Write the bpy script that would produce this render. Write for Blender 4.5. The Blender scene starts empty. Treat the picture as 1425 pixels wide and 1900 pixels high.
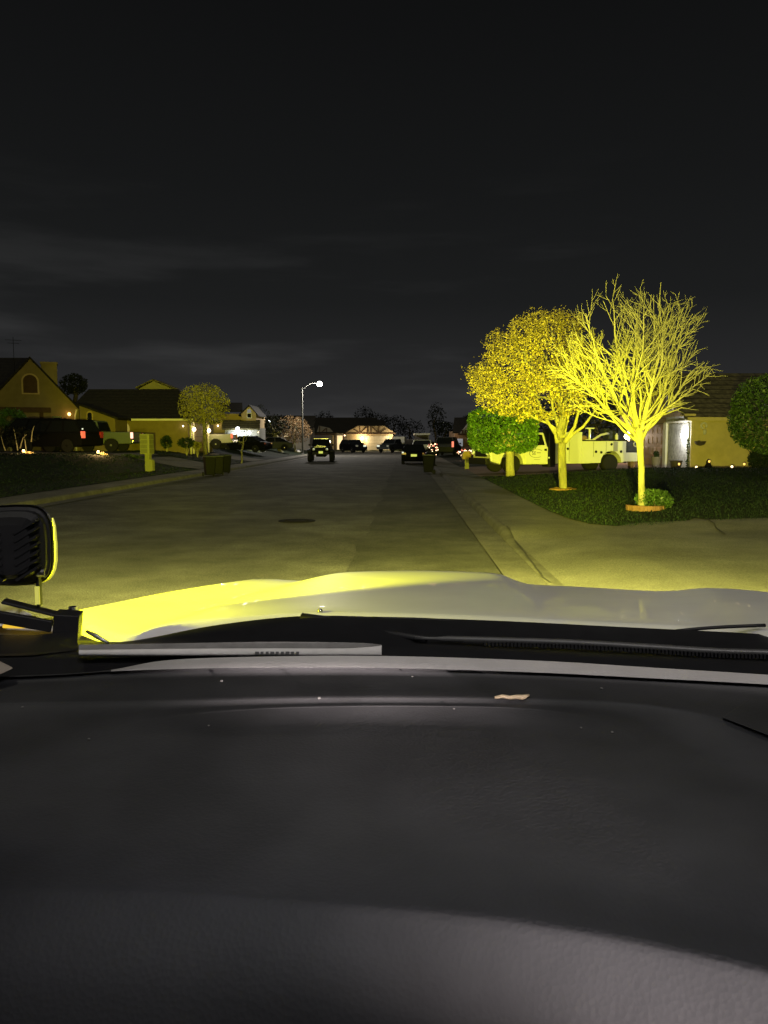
import bpy, bmesh, math, random
import numpy as np
from mathutils import Vector, Matrix, Euler

R = math.radians
scn = bpy.context.scene
COL = scn.collection
rng = random.Random(7)

# ------------------------------------------------------------------ camera frame
F, CX, CY, H = 1420.0, 712.5, 950.0, 1.75
PITCH = R(5.39)
SP, CP = math.sin(PITCH), math.cos(PITCH)


def ray(px, py):
    u, v = (px - CX) / F, (CY - py) / F
    return Vector((u, CP + v * SP, -SP + v * CP))


def at_Y(px, py, Y):
    d = ray(px, py)
    t = Y / d.y
    return Vector((d.x * t, Y, H + d.z * t))


def at_Z(px, py, z):
    d = ray(px, py)
    t = (z - H) / d.z
    return Vector((d.x * t, d.y * t, z))


def curb_r(Y):
    return 1.72 + 0.028 * Y


def curb_l(Y):
    return -9.9 + 0.028 * Y


def sstep(a, b, x):
    t = min(1.0, max(0.0, (x - a) / (b - a)))
    return t * t * (3 - 2 * t)


def gz(x, Y, lawn=True):
    """height of the ground"""
    s = x - curb_r(Y)
    if s > 0:
        drive = 0.15 + 0.027 * max(0.0, min(s, 14) - 1.5)
        if Y < 13.9:
            k = sstep(13.0, 13.9, Y)
            ap = min(0.15, 0.015 + 0.10 * s)
            return k * 0.15 + (1 - k) * ap if s < 1.5 else 0.15 + 0.01 * (s - 1.5)
        if not lawn:
            return drive
        lz = 0.15 + 0.066 * max(0.0, min(s, 8.0) - 1.5)
        lz = 0.15 + (lz - 0.15) * sstep(13.6, 16.5, Y)
        k = sstep(31.8, 33.3, Y)
        return lz * (1 - k) + drive * k
    s = curb_l(Y) - x
    if s > 0:
        return 0.15 + 0.86 * sstep(1.0, 7.0, s) * (1 - 0.85 * sstep(95, 118, Y))
    return 0.0


def on_ground(px, py, lawn=True):
    z = 0.2
    p = None
    for _ in range(30):
        p = at_Z(px, py, z)
        z = 0.5 * z + 0.5 * gz(p.x, p.y, lawn)
    p.z = gz(p.x, p.y, lawn)
    return p


# ------------------------------------------------------------------ materials
def newmat(name):
    m = bpy.data.materials.new(name)
    m.use_nodes = True
    nt = m.node_tree
    return m, nt, nt.nodes['Principled BSDF']


def mat(name, col, rough=0.6, metal=0.0, var=0.0, scale=8.0, bump=0.0, bscale=None, coat=0.0, spec=0.5, island=0.0, stretch=None, detail=6, grain=0.0, stain=0.0):
    m, nt, b = newmat(name)
    b.inputs['Roughness'].default_value = rough
    b.inputs['Metallic'].default_value = metal
    b.inputs['Coat Weight'].default_value = coat
    b.inputs['Specular IOR Level'].default_value = min(spec, 0.15) if rough >= 0.8 else spec
    c = tuple(col) + (1,)
    b.inputs['Base Color'].default_value = c
    N, L = nt.nodes, nt.links
    if var or bump:
        tc = N.new('ShaderNodeTexCoord')
        src = tc.outputs['Object']
        if stretch:
            mp = N.new('ShaderNodeMapping')
            mp.inputs['Scale'].default_value = stretch
            L.new(src, mp.inputs['Vector'])
            src = mp.outputs['Vector']
    if var:
        no = N.new('ShaderNodeTexNoise')
        no.inputs['Scale'].default_value = scale
        no.inputs['Detail'].default_value = detail
        no.inputs['Roughness'].default_value = 0.65
        L.new(src, no.inputs['Vector'])
        mx = N.new('ShaderNodeMapRange')
        mx.inputs['From Min'].default_value = 0.3
        mx.inputs['From Max'].default_value = 0.7
        mx.inputs['To Min'].default_value = 1 - var
        mx.inputs['To Max'].default_value = 1 + var
        L.new(no.outputs['Fac'], mx.inputs['Value'])
        vm = N.new('ShaderNodeVectorMath')
        vm.operation = 'SCALE'
        vm.inputs[0].default_value = col
        L.new(mx.outputs['Result'], vm.inputs['Scale'])
        out = vm.outputs['Vector']
        for amount, sc, lo, hi in ((grain, 55.0, 0.35, 0.65), (stain, 0.45, 0.46, 0.62)):
            if not amount:
                continue
            n3 = N.new('ShaderNodeTexNoise')
            n3.inputs['Scale'].default_value = sc
            n3.inputs['Detail'].default_value = 5
            L.new(src, n3.inputs['Vector'])
            m3 = N.new('ShaderNodeMapRange')
            m3.inputs['From Min'].default_value = lo
            m3.inputs['From Max'].default_value = hi
            m3.inputs['To Min'].default_value = 1 - amount
            m3.inputs['To Max'].default_value = 1 + (amount if sc > 5 else 0)
            L.new(n3.outputs['Fac'], m3.inputs['Value'])
            v3 = N.new('ShaderNodeVectorMath')
            v3.operation = 'SCALE'
            L.new(out, v3.inputs[0])
            L.new(m3.outputs['Result'], v3.inputs['Scale'])
            out = v3.outputs['Vector']
        L.new(out, b.inputs['Base Color'])
    if island:
        g = N.new('ShaderNodeNewGeometry')
        mx = N.new('ShaderNodeMapRange')
        mx.inputs['To Min'].default_value = 1 - island
        mx.inputs['To Max'].default_value = 1 + island
        L.new(g.outputs['Random Per Island'], mx.inputs['Value'])
        vm = N.new('ShaderNodeVectorMath')
        vm.operation = 'SCALE'
        vm.inputs[0].default_value = col
        L.new(mx.outputs['Result'], vm.inputs['Scale'])
        L.new(vm.outputs['Vector'], b.inputs['Base Color'])
    if bump:
        n2 = N.new('ShaderNodeTexNoise')
        n2.inputs['Scale'].default_value = bscale or scale
        n2.inputs['Detail'].default_value = 4
        L.new(src, n2.inputs['Vector'])
        bp = N.new('ShaderNodeBump')
        bp.inputs['Strength'].default_value = min(1.0, bump)
        bp.inputs['Distance'].default_value = 0.01 if (bscale or scale) > 20 else 0.03
        L.new(n2.outputs['Fac'], bp.inputs['Height'])
        L.new(bp.outputs['Normal'], b.inputs['Normal'])
    return m


def banded(name, col, dark, n_per_m, axis='Z', width=0.1, rough=0.8, noise=0.25, bump=0.4):
    """planks, shingle rows, garage door ribs: lines across one axis"""
    m, nt, b = newmat(name)
    N, L = nt.nodes, nt.links
    b.inputs['Roughness'].default_value = rough
    b.inputs['Specular IOR Level'].default_value = 0.12
    tc = N.new('ShaderNodeTexCoord')
    sp = N.new('ShaderNodeSeparateXYZ')
    L.new(tc.outputs['Object'], sp.inputs[0])
    mul = N.new('ShaderNodeMath'); mul.operation = 'MULTIPLY'; mul.inputs[1].default_value = n_per_m
    L.new(sp.outputs[axis], mul.inputs[0])
    fr = N.new('ShaderNodeMath'); fr.operation = 'FRACT'
    L.new(mul.outputs[0], fr.inputs[0])
    lt = N.new('ShaderNodeMath'); lt.operation = 'LESS_THAN'; lt.inputs[1].default_value = width
    L.new(fr.outputs[0], lt.inputs[0])
    no = N.new('ShaderNodeTexNoise'); no.inputs['Scale'].default_value = 5; no.inputs['Detail'].default_value = 8
    L.new(tc.outputs['Object'], no.inputs['Vector'])
    mr = N.new('ShaderNodeMapRange')
    mr.inputs['From Min'].default_value = 0.3; mr.inputs['From Max'].default_value = 0.7
    mr.inputs['To Min'].default_value = 1 - noise; mr.inputs['To Max'].default_value = 1 + noise
    L.new(no.outputs['Fac'], mr.inputs['Value'])
    mix = N.new('ShaderNodeMix'); mix.data_type = 'RGBA'
    mix.inputs[6].default_value = tuple(col) + (1,)
    mix.inputs[7].default_value = tuple(dark) + (1,)
    L.new(lt.outputs[0], mix.inputs[0])
    vm = N.new('ShaderNodeVectorMath'); vm.operation = 'SCALE'
    L.new(mix.outputs[2], vm.inputs[0]); L.new(mr.outputs['Result'], vm.inputs['Scale'])
    L.new(vm.outputs['Vector'], b.inputs['Base Color'])
    bp = N.new('ShaderNodeBump'); bp.inputs['Strength'].default_value = bump; bp.inputs['Distance'].default_value = 0.02
    L.new(fr.outputs[0], bp.inputs['Height']); L.new(bp.outputs['Normal'], b.inputs['Normal'])
    return m


def emis(name, col, strength):
    m, nt, b = newmat(name)
    b.inputs['Base Color'].default_value = (0.3, 0.3, 0.3, 1)
    b.inputs['Emission Color'].default_value = tuple(col) + (1,)
    b.inputs['Emission Strength'].default_value = strength
    return m


M = {}
M['asphalt'] = mat('asphalt', grain=0.45, stain=0.28, col=(0.105, 0.100, 0.088), rough=0.9, var=0.32, scale=1.3, bump=0.8, bscale=60, detail=12)
M['asphalt_new'] = mat('asphalt_new', grain=0.45, stain=0.28, col=(0.078, 0.075, 0.065), rough=0.9, var=0.3, scale=1.6, bump=0.8, bscale=60, detail=12)
M['tar'] = mat('tar', (0.055, 0.052, 0.046), 0.8, var=0.3, scale=9)
M['concrete'] = mat('concrete', grain=0.30, stain=0.22, col=(0.15, 0.142, 0.115), rough=0.9, var=0.22, scale=1.1, bump=0.5, bscale=45, detail=12)
M['gutter'] = mat('gutter', grain=0.30, stain=0.22, col=(0.13, 0.122, 0.10), rough=0.9, var=0.25, scale=1.5, bump=0.5, bscale=45, detail=12)
M['curb'] = mat('curb', (0.10, 0.094, 0.078), 0.9, var=0.35, scale=2.5, bump=0.5, bscale=45)
M['drive_pink'] = mat('drive_pink', (0.20, 0.14, 0.11), 0.9, var=0.15, scale=2)
M['soil'] = mat('soil', (0.028, 0.036, 0.014), 0.95, var=0.5, scale=3, bump=0.8, bscale=30)
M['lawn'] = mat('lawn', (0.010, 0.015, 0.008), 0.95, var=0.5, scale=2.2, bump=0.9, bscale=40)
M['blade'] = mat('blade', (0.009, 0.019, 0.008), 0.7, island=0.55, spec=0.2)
M['bark'] = mat('bark', (0.34, 0.315, 0.20), 0.85, var=0.3, scale=6, bump=0.5, bscale=18, stretch=(1, 1, 0.3))
M['bark_pale'] = mat('bark_pale', (0.27, 0.25, 0.14), 0.8, var=0.35, scale=9, bump=0.4, bscale=22, stretch=(1, 1, 0.3))
M['bark_dark'] = mat('bark_dark', (0.13, 0.105, 0.075), 0.9, var=0.3, scale=6)
M['leaf_autumn'] = mat('leaf_autumn', (0.36, 0.29, 0.07), 0.6, island=0.6, spec=0.3)
M['leaf_green'] = mat('leaf_green', (0.066, 0.145, 0.02), 0.45, island=0.5, spec=0.4)
M['leaf_mid'] = mat('leaf_mid', (0.034, 0.066, 0.014), 0.5, island=0.5, spec=0.3)
M['painted_gleam'] = emis('painted_gleam', (0.62, 0.58, 0.01), 0.75)  # emission stands in for yellow lamp light caught on pod and bracket edges
M['paper_grey'] = mat('paper_grey', (0.16, 0.155, 0.15), 0.8, var=0.2, scale=25)
M['leaf_pale'] = mat('leaf_pale', (0.50, 0.40, 0.20), 0.6, island=0.5)
M['leaf_dark'] = mat('leaf_dark', (0.018, 0.032, 0.010), 0.6, island=0.5, spec=0.2)
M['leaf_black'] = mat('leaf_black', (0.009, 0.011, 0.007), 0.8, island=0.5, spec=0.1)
M['leaf_olive'] = mat('leaf_olive', (0.22, 0.20, 0.05), 0.6, island=0.5, spec=0.3)
M['leaf_rust'] = mat('leaf_rust', (0.12, 0.075, 0.035), 0.6, island=0.5, spec=0.2)
M['brick_edge'] = mat('brick_edge', (0.19, 0.105, 0.06), 0.85, var=0.3, scale=12, bump=0.4)
M['iron'] = mat('iron', (0.010, 0.009, 0.008), 0.85, spec=0.05, var=0.3, scale=20)
M['steel_pole'] = mat('steel_pole', (0.075, 0.075, 0.068), 0.8, spec=0.1, var=0.15, scale=5)
M['white_truck'] = mat('white_truck', (0.62, 0.62, 0.53), 0.35, coat=0.4, var=0.03, scale=3)
M['hood_paint'] = mat('hood_paint', (0.57, 0.56, 0.545), 0.48, coat=0.12, var=0.05, scale=6)
M['black_plastic'] = mat('black_plastic', (0.009, 0.009, 0.010), 0.55, var=0.2, scale=30, spec=0.25)
M['black_paint'] = mat('black_paint', (0.006, 0.006, 0.007), 0.6, spec=0.03)
M['dark_grey_paint'] = mat('dark_grey_paint', (0.022, 0.024, 0.027), 0.5, spec=0.2)
M['grey_paint'] = mat('grey_paint', (0.10, 0.12, 0.09), 0.5, spec=0.25)
M['silver_paint'] = mat('silver_paint', (0.34, 0.33, 0.31), 0.35, metal=0.4, coat=0.3)
M['rubber'] = mat('rubber', (0.014, 0.014, 0.014), 0.85, var=0.3, scale=30)
M['chrome'] = mat('chrome', (0.6, 0.6, 0.58), 0.25, metal=1.0)
M['rim'] = mat('rim', (0.45, 0.45, 0.43), 0.35, metal=0.8)
M['glass_dark'] = mat('glass_dark', (0.008, 0.009, 0.010), 0.08, spec=0.6)
M['lamp_lens'] = mat('lamp_lens', (0.55, 0.55, 0.5), 0.15, coat=0.5)
M['tail_off'] = mat('tail_off', (0.35, 0.03, 0.02), 0.3, coat=0.4)
M['tail_lit'] = emis('tail_lit', (1.0, 0.06, 0.05), 1.0)
M['tail_hot'] = emis('tail_hot', (1.0, 0.45, 0.36), 2.2)
M['plate_yellow'] = mat('plate_yellow', (0.85, 0.80, 0.25), 0.4)
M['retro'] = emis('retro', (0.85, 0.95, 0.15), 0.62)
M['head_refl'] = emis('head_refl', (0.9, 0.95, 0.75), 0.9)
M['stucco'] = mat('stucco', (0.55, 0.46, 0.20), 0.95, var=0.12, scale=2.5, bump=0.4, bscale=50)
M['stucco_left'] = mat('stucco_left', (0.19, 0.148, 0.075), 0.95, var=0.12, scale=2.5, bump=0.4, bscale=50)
M['stucco_tan'] = mat('stucco_tan', (0.42, 0.31, 0.17), 0.95, var=0.12, scale=2.5, bump=0.4, bscale=50)
M['stucco_white'] = mat('stucco_white', (0.34, 0.335, 0.31), 0.95, var=0.40, scale=7, bump=0.6, bscale=12)
M['stucco_grey'] = mat('stucco_grey', (0.22, 0.20, 0.17), 0.95, var=0.1, scale=2.5)
M['trim_white'] = mat('trim_white', (0.62, 0.60, 0.52), 0.6, var=0.06, scale=5)
M['trim_brown'] = mat('trim_brown', (0.07, 0.040, 0.022), 0.8, var=0.2, scale=5)
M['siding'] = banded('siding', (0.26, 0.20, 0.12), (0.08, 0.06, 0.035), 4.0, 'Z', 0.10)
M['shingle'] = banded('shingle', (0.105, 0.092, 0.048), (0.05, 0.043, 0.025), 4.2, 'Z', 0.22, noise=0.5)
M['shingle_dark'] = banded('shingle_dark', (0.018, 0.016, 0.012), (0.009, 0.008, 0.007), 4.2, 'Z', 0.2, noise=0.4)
M['garage_brown'] = mat('garage_brown', (0.27, 0.165, 0.09), 0.55, var=0.12, scale=6, coat=0.3)
M['garage_cream'] = banded('garage_cream', (0.62, 0.52, 0.36), (0.35, 0.28, 0.18), 1.9, 'Z', 0.06, noise=0.08)
M['garage_white'] = banded('garage_white', (0.55, 0.56, 0.56), (0.22, 0.22, 0.23), 1.9, 'Z', 0.08, noise=0.08)
M['door_tan'] = mat('door_tan', (0.55, 0.40, 0.20), 0.6, var=0.1, scale=6)
M['window_lit'] = emis('window_lit', (1.0, 0.72, 0.34), 1.0)
M['window_amber'] = emis('window_amber', (0.75, 0.48, 0.14), 0.20)
M['window_violet'] = emis('window_violet', (0.30, 0.28, 0.80), 0.16)
M['window_blue'] = emis('window_blue', (0.55, 0.62, 0.75), 0.28)
M['box_green'] = mat('box_green', (0.20, 0.20, 0.085), 0.6, var=0.12, scale=6)
M['box_tan'] = mat('box_tan', (0.34, 0.22, 0.05), 0.6, var=0.15, scale=8)
M['bin_dark'] = mat('bin_dark', (0.004, 0.0045, 0.0065), 0.6, spec=0.08, var=0.2, scale=9)
M['bin_lid'] = mat('bin_lid', (0.03, 0.034, 0.033), 0.5, spec=0.3, var=0.2, scale=9)
M['clay'] = mat('clay', (0.22, 0.14, 0.08), 0.8, var=0.15, scale=8)
M['pot_dark'] = mat('pot_dark', (0.06, 0.05, 0.035), 0.6, var=0.15, scale=8)
M['grey_pot'] = mat('grey_pot', (0.16, 0.14, 0.11), 0.8, var=0.15, scale=8)
M['bulb_white'] = emis('bulb_white', (0.92, 0.97, 1.0), 14)
M['bulb_street'] = emis('bulb_street', (1.0, 0.96, 0.90), 16)
M['bulb_warm'] = emis('bulb_warm', (1.0, 0.78, 0.46), 10)
M['bulb_orange'] = emis('bulb_orange', (1.0, 0.50, 0.16), 5)
M['bulb_amber'] = emis('bulb_amber', (1.0, 0.60, 0.12), 1.6)
M['bulb_fairy'] = emis('bulb_fairy', (1.0, 0.66, 0.36), 5)
M['bulb_red'] = emis('bulb_red', (1.0, 0.20, 0.14), 1.2)
M['amber_gleam'] = emis('amber_gleam', (1.0, 0.62, 0.05), 0.9)  # glow in place of an amber highlight, not a lamp
M['lamp_yellow'] = emis('lamp_yellow', (1.0, 0.85, 0.05), 6)
M['paper'] = mat('paper', (0.48, 0.465, 0.45), 0.8, var=0.10, scale=25, bump=0.3)
M['ink'] = mat('ink', (0.10, 0.10, 0.10), 0.8)
M['crumb'] = mat('crumb', (0.75, 0.58, 0.38), 0.8, var=0.2, scale=60)
M['beige_trim'] = mat('beige_trim', (0.50, 0.42, 0.36), 0.8, var=0.08, scale=25)


# ------------------------------------------------------------------ mesh builder
class MB:
    def __init__(self, T=None):
        self.v, self.f, self.mi, self.T, self.m = [], [], [], T, 0

    def add(self, vs, fs):
        o = len(self.v)
        for p in vs:
            p = Vector(p)
            self.v.append(self.T @ p if self.T else p)
        for f in fs:
            self.f.append([o + i for i in f])
            self.mi.append(self.m)
        return self

    def box(self, c, s, rot=None):
        x, y, z = s[0] / 2, s[1] / 2, s[2] / 2
        vs = [Vector((a * x, b * y, d * z)) for a in (-1, 1) for b in (-1, 1) for d in (-1, 1)]
        if rot is not None:
            m = Euler(rot).to_matrix()
            vs = [m @ p for p in vs]
        c = Vector(c)
        return self.add([p + c for p in vs], [(0, 1, 3, 2), (4, 6, 7, 5), (0, 4, 5, 1), (2, 3, 7, 6), (0, 2, 6, 4), (1, 5, 7, 3)])

    def tube(self, pts, rads, n=8, caps=True):
        pts = [Vector(p) for p in pts]
        if not isinstance(rads, (list, tuple)):
            rads = [rads] * len(pts)
        vs, fs = [], []
        up = Vector((0.31, 0.22, 0.93)).normalized()
        for i, p in enumerate(pts):
            d = (pts[min(i + 1, len(pts) - 1)] - pts[max(i - 1, 0)])
            d = d.normalized() if d.length > 1e-9 else Vector((0, 0, 1))
            a = d.cross(up)
            if a.length < 0.15:
                a = d.cross(Vector((1, 0, 0)))
            a.normalize()
            b = d.cross(a)
            for k in range(n):
                t = 2 * math.pi * k / n
                vs.append(p + (a * math.cos(t) + b * math.sin(t)) * rads[i])
        for i in range(len(pts) - 1):
            for k in range(n):
                k2 = (k + 1) % n
                fs.append((i * n + k, i * n + k2, (i + 1) * n + k2, (i + 1) * n + k))
        if caps:
            fs.append(tuple(range(n - 1, -1, -1)))
            fs.append(tuple((len(pts) - 1) * n + k for k in range(n)))
        return self.add(vs, fs)

    def cyl(self, p0, p1, r0, r1=None, n=16):
        return self.tube([p0, p1], [r0, r0 if r1 is None else r1], n)

    def prism(self, poly, a0, a1, axis='y', hw=None):
        """poly of (x,z) extruded along y (or (y,z) along x). hw: function(pt)->scale on the extrusion ends"""
        n = len(poly)
        vs = []
        for a in (a0, a1):
            for p in poly:
                k = hw(p) if hw else 1.0
                vs.append((p[0], a * k, p[1]) if axis == 'y' else (a * k, p[0], p[1]))
        fs = [tuple(range(n)), tuple(range(2 * n - 1, n - 1, -1))]
        for i in range(n):
            j = (i + 1) % n
            fs.append((i, n + i, n + j, j))
        return self.add(vs, fs)

    def poly(self, pts):
        return self.add(pts, [tuple(range(len(pts)))])

    def grid(self, rows):
        n = len(rows[0])
        vs = [p for r in rows for p in r]
        fs = []
        for i in range(len(rows) - 1):
            for k in range(n - 1):
                fs.append((i * n + k, i * n + k + 1, (i + 1) * n + k + 1, (i + 1) * n + k))
        return self.add(vs, fs)

    def lathe(self, prof, n=20, c=(0, 0, 0), T=None):
        vs, fs = [], []
        c = Vector(c)
        for r, z in prof:
            for k in range(n):
                t = 2 * math.pi * k / n
                p = Vector((r * math.cos(t), r * math.sin(t), z))
                vs.append((T @ p if T else p) + c)
        for i in range(len(prof) - 1):
            for k in range(n):
                k2 = (k + 1) % n
                fs.append((i * n + k, i * n + k2, (i + 1) * n + k2, (i + 1) * n + k))
        fs.append(tuple(range(n - 1, -1, -1)))
        fs.append(tuple((len(prof) - 1) * n + k for k in range(n)))
        return self.add(vs, fs)

    def ball(self, c, r, n=10, m=7):
        rx, ry, rz = r if isinstance(r, (tuple, list)) else (r, r, r)
        prof = []
        vs, fs = [], []
        c = Vector(c)
        vs.append(c + Vector((0, 0, -rz)))
        for i in range(1, m):
            a = -math.pi / 2 + math.pi * i / m
            for k in range(n):
                t = 2 * math.pi * k / n
                vs.append(c + Vector((rx * math.cos(a) * math.cos(t), ry * math.cos(a) * math.sin(t), rz * math.sin(a))))
        vs.append(c + Vector((0, 0, rz)))
        for k in range(n):
            fs.append((0, 1 + (k + 1) % n, 1 + k))
            fs.append((len(vs) - 1, 1 + (m - 2) * n + k, 1 + (m - 2) * n + (k + 1) % n))
        for i in range(m - 2):
            for k in range(n):
                k2 = (k + 1) % n
                fs.append((1 + i * n + k, 1 + i * n + k2, 1 + (i + 1) * n + k2, 1 + (i + 1) * n + k))
        return self.add(vs, fs)

    def build(self, name, mats, parent=None, smooth=False, bevel=0.0, world=False, fix=True):
        me = bpy.data.meshes.new(name)
        vs = self.v
        if world and parent is not None:
            top = parent
            while top.parent:
                top = top.parent
            inv = top.matrix_basis.inverted()
            vs = [inv @ p for p in vs]
        me.from_pydata([tuple(p) for p in vs], [], self.f)
        ms = mats if isinstance(mats, (list, tuple)) else [mats]
        for m in ms:
            me.materials.append(m)
        if len(ms) > 1:
            me.polygons.foreach_set('material_index', self.mi)
        if fix:
            bm = bmesh.new()
            bm.from_mesh(me)
            bmesh.ops.recalc_face_normals(bm, faces=bm.faces)
            bm.to_mesh(me)
            bm.free()
        if smooth:
            me.polygons.foreach_set('use_smooth', [True] * len(me.polygons))
        o = bpy.data.objects.new(name, me)
        COL.objects.link(o)
        if parent is not None:
            o.parent = parent
        if bevel:
            b = o.modifiers.new('bevel', 'BEVEL')
            b.width = bevel
            b.segments = 2
            b.limit_method = 'ANGLE'
            b.angle_limit = R(35)
        return o


def fast_mesh(name, verts, nper, m, parent=None, world=True):
    """many separate n-gons given as an (N*nper,3) array"""
    verts = np.asarray(verts, dtype=np.float32).reshape(-1, 3)
    if parent is not None and world:
        top = parent
        while top.parent:
            top = top.parent
        inv = np.array(top.matrix_basis.inverted())
        verts = verts @ inv[:3, :3].T + inv[:3, 3]
    nf = len(verts) // nper
    me = bpy.data.meshes.new(name)
    me.vertices.add(len(verts))
    me.vertices.foreach_set('co', verts.astype(np.float32).ravel())
    me.loops.add(len(verts))
    me.loops.foreach_set('vertex_index', np.arange(len(verts), dtype=np.int32))
    me.polygons.add(nf)
    me.polygons.foreach_set('loop_start', np.arange(0, len(verts), nper, dtype=np.int32))
    me.update(calc_edges=True)
    me.validate()
    me.materials.append(m)
    o = bpy.data.objects.new(name, me)
    COL.objects.link(o)
    if parent is not None:
        o.parent = parent
    return o


def thing(name, label, cat, loc=(0, 0, 0), rz=0.0, group=None):
    o = bpy.data.objects.new(name, None)
    o.empty_display_size = 0.2
    COL.objects.link(o)
    o.location = loc
    o.rotation_euler = (0, 0, rz)
    o['label'] = label
    o['category'] = cat
    if group:
        o['group'] = group
    return o


def tag(o, label, cat, group=None):
    o['label'] = label
    o['category'] = cat
    if group:
        o['group'] = group
    return o


def struct(o, kind='structure', label=None):
    o['kind'] = kind
    if label:
        o['label'] = label
    return o


def dup(root, loc, rz, label):
    r = root.copy()
    COL.objects.link(r)
    r.location = loc
    r.rotation_euler = (0, 0, rz)
    r['label'] = label
    for ch in list(root.children):
        c = ch.copy()
        COL.objects.link(c)
        c.parent = r
        for g in list(ch.children):
            d = g.copy()
            COL.objects.link(d)
            d.parent = c
    return r


def light(name, kind, loc, power, col, parent=None, radius=0.05, aim=None, size=None, blend=0.5):
    d = bpy.data.lights.new(name, kind)
    d.energy = power
    d.color = col
    if kind in ('POINT', 'SPOT'):
        d.shadow_soft_size = radius
    if kind == 'SPOT':
        d.spot_size = size
        d.spot_blend = blend
    if kind == 'AREA':
        d.size = radius
    o = bpy.data.objects.new(name, d)
    COL.objects.link(o)
    o.location = loc
    if aim is not None:
        o.rotation_euler = (Vector(aim) - Vector(loc)).to_track_quat('-Z', 'Y').to_euler()
    if parent is not None:
        top = parent
        while top.parent:
            top = top.parent
        o.parent = parent
        o.matrix_parent_inverse = top.matrix_basis.inverted()
    return o


# ------------------------------------------------------------------ trees
def colonize(attr, root_path, step=0.16, kill=0.3, infl=1.4, iters=120, seed=1, jit=0.25):
    """space colonisation: returns nodes, parents"""
    g = np.random.default_rng(seed)
    nodes = [np.array(p, dtype=float) for p in root_path]
    par = [-1] + list(range(len(root_path) - 1))
    A = np.array(attr, dtype=float)
    start = 0
    near_d = np.full(len(A), 1e9)
    near_i = np.zeros(len(A), dtype=int)
    for it in range(iters):
        P = np.array(nodes[start:])
        if len(P):
            D = np.linalg.norm(A[:, None, :] - P[None], axis=2)
            i = D.argmin(1)
            d = D[np.arange(len(A)), i]
            upd = d < near_d
            near_d[upd] = d[upd]
            near_i[upd] = i[upd] + start
        keep = near_d > kill
        A, near_d, near_i = A[keep], near_d[keep], near_i[keep]
        if not len(A):
            break
        act = near_d < infl
        if not act.any():
            k = near_d.argmin()
            act = np.zeros(len(A), dtype=bool)
            act[k] = True
        start = len(nodes)
        for ni in np.unique(near_i[act]):
            sel = act & (near_i == ni)
            v = A[sel] - nodes[ni]
            v = (v / np.linalg.norm(v, axis=1)[:, None]).sum(0)
            v = v / (np.linalg.norm(v) + 1e-9) + g.normal(0, jit, 3)
            v /= np.linalg.norm(v)
            nodes.append(nodes[ni] + v * step)
            par.append(int(ni))
        if len(nodes) > 12000:
            break
    return np.array(nodes), np.array(par)


def skeleton_mesh(nodes, par, tip=0.006, expo=2.2, rmax=None, base=None):
    n = len(nodes)
    acc = np.zeros(n)
    kids = np.zeros(n, dtype=int)
    for i in range(n - 1, 0, -1):
        if kids[i] == 0:
            acc[i] = tip ** expo
        acc[par[i]] += acc[i]
        kids[par[i]] += 1
    r = np.maximum(acc, tip ** expo) ** (1 / expo)
    if rmax:
        k = rmax / r[0]
        r = tip + (r - tip) * max(0.0, (rmax - tip)) / max(1e-6, (r[0] - tip))
    return r, kids


def tree_mesh(thingo, nodes, par, r, barkm, split=0.0, trunk_name='trunk', twig_name='crown'):
    big, small = MB(), MB()
    if not split:
        small = big
    for i in range(1, len(nodes)):
        a, b = Vector(nodes[par[i]]), Vector(nodes[i])
        ra, rb = r[par[i]], r[i]
        ra = min(ra, rb * 1.6)
        if rb > max(split, 0.02):
            big.tube([a, b + (b - a) * 0.12], [ra, rb], 9, caps=False)
        else:
            small.tube([a, b], [ra, rb], 4 if rb < 0.012 else 5, caps=False)
    t = big.build(trunk_name, barkm, thingo, smooth=True, world=True, fix=False)
    if small.f:
        small.build(twig_name, barkm, thingo, smooth=True, world=True, fix=False)
    return t


def leaves(thingo, centres, size, m, seed, name='crown', spread=0.0, parent=None, flat=0.0):
    g = np.random.default_rng(seed)
    C = np.array(centres, dtype=float)
    n = len(C)
    C = C + g.normal(0, spread, (n, 3)) if spread else C
    a = g.normal(0, 1, (n, 3)); a /= np.linalg.norm(a, axis=1)[:, None]
    b = g.normal(0, 1, (n, 3)); b -= (b * a).sum(1)[:, None] * a; b /= np.linalg.norm(b, axis=1)[:, None]
    s = size * g.uniform(0.45, 1.6, n)[:, None]
    q = np.stack([C - a * s, C + b * s * 0.45, C + a * s, C - b * s * 0.45], axis=1)
    return fast_mesh(name, q.reshape(-1, 3), 4, m, parent or thingo)


def blob_points(n, c, r, seed, shell=0.55, boxy=2.0, lumps=7, flat_bottom=None):
    """points in a lumpy super-ellipsoid"""
    g = np.random.default_rng(seed)
    d = g.normal(0, 1, (n, 3))
    d /= (np.abs(d) ** boxy).sum(1)[:, None] ** (1 / boxy)
    L = g.normal(0, 1, (lumps, 3)); L /= np.linalg.norm(L, axis=1)[:, None]
    dn = d / np.linalg.norm(d, axis=1)[:, None]
    k = np.max(dn @ L.T, axis=1) if lumps else np.ones(n)
    rad = (shell + (1 - shell) * g.uniform(0, 1, n) ** 0.6) * (0.66 + 0.36 * k if lumps else 1.0)
    P = d * rad[:, None] * np.array(r) + np.array(c)
    if flat_bottom is not None:
        P = P[P[:, 2] > flat_bottom]
    return P


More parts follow.
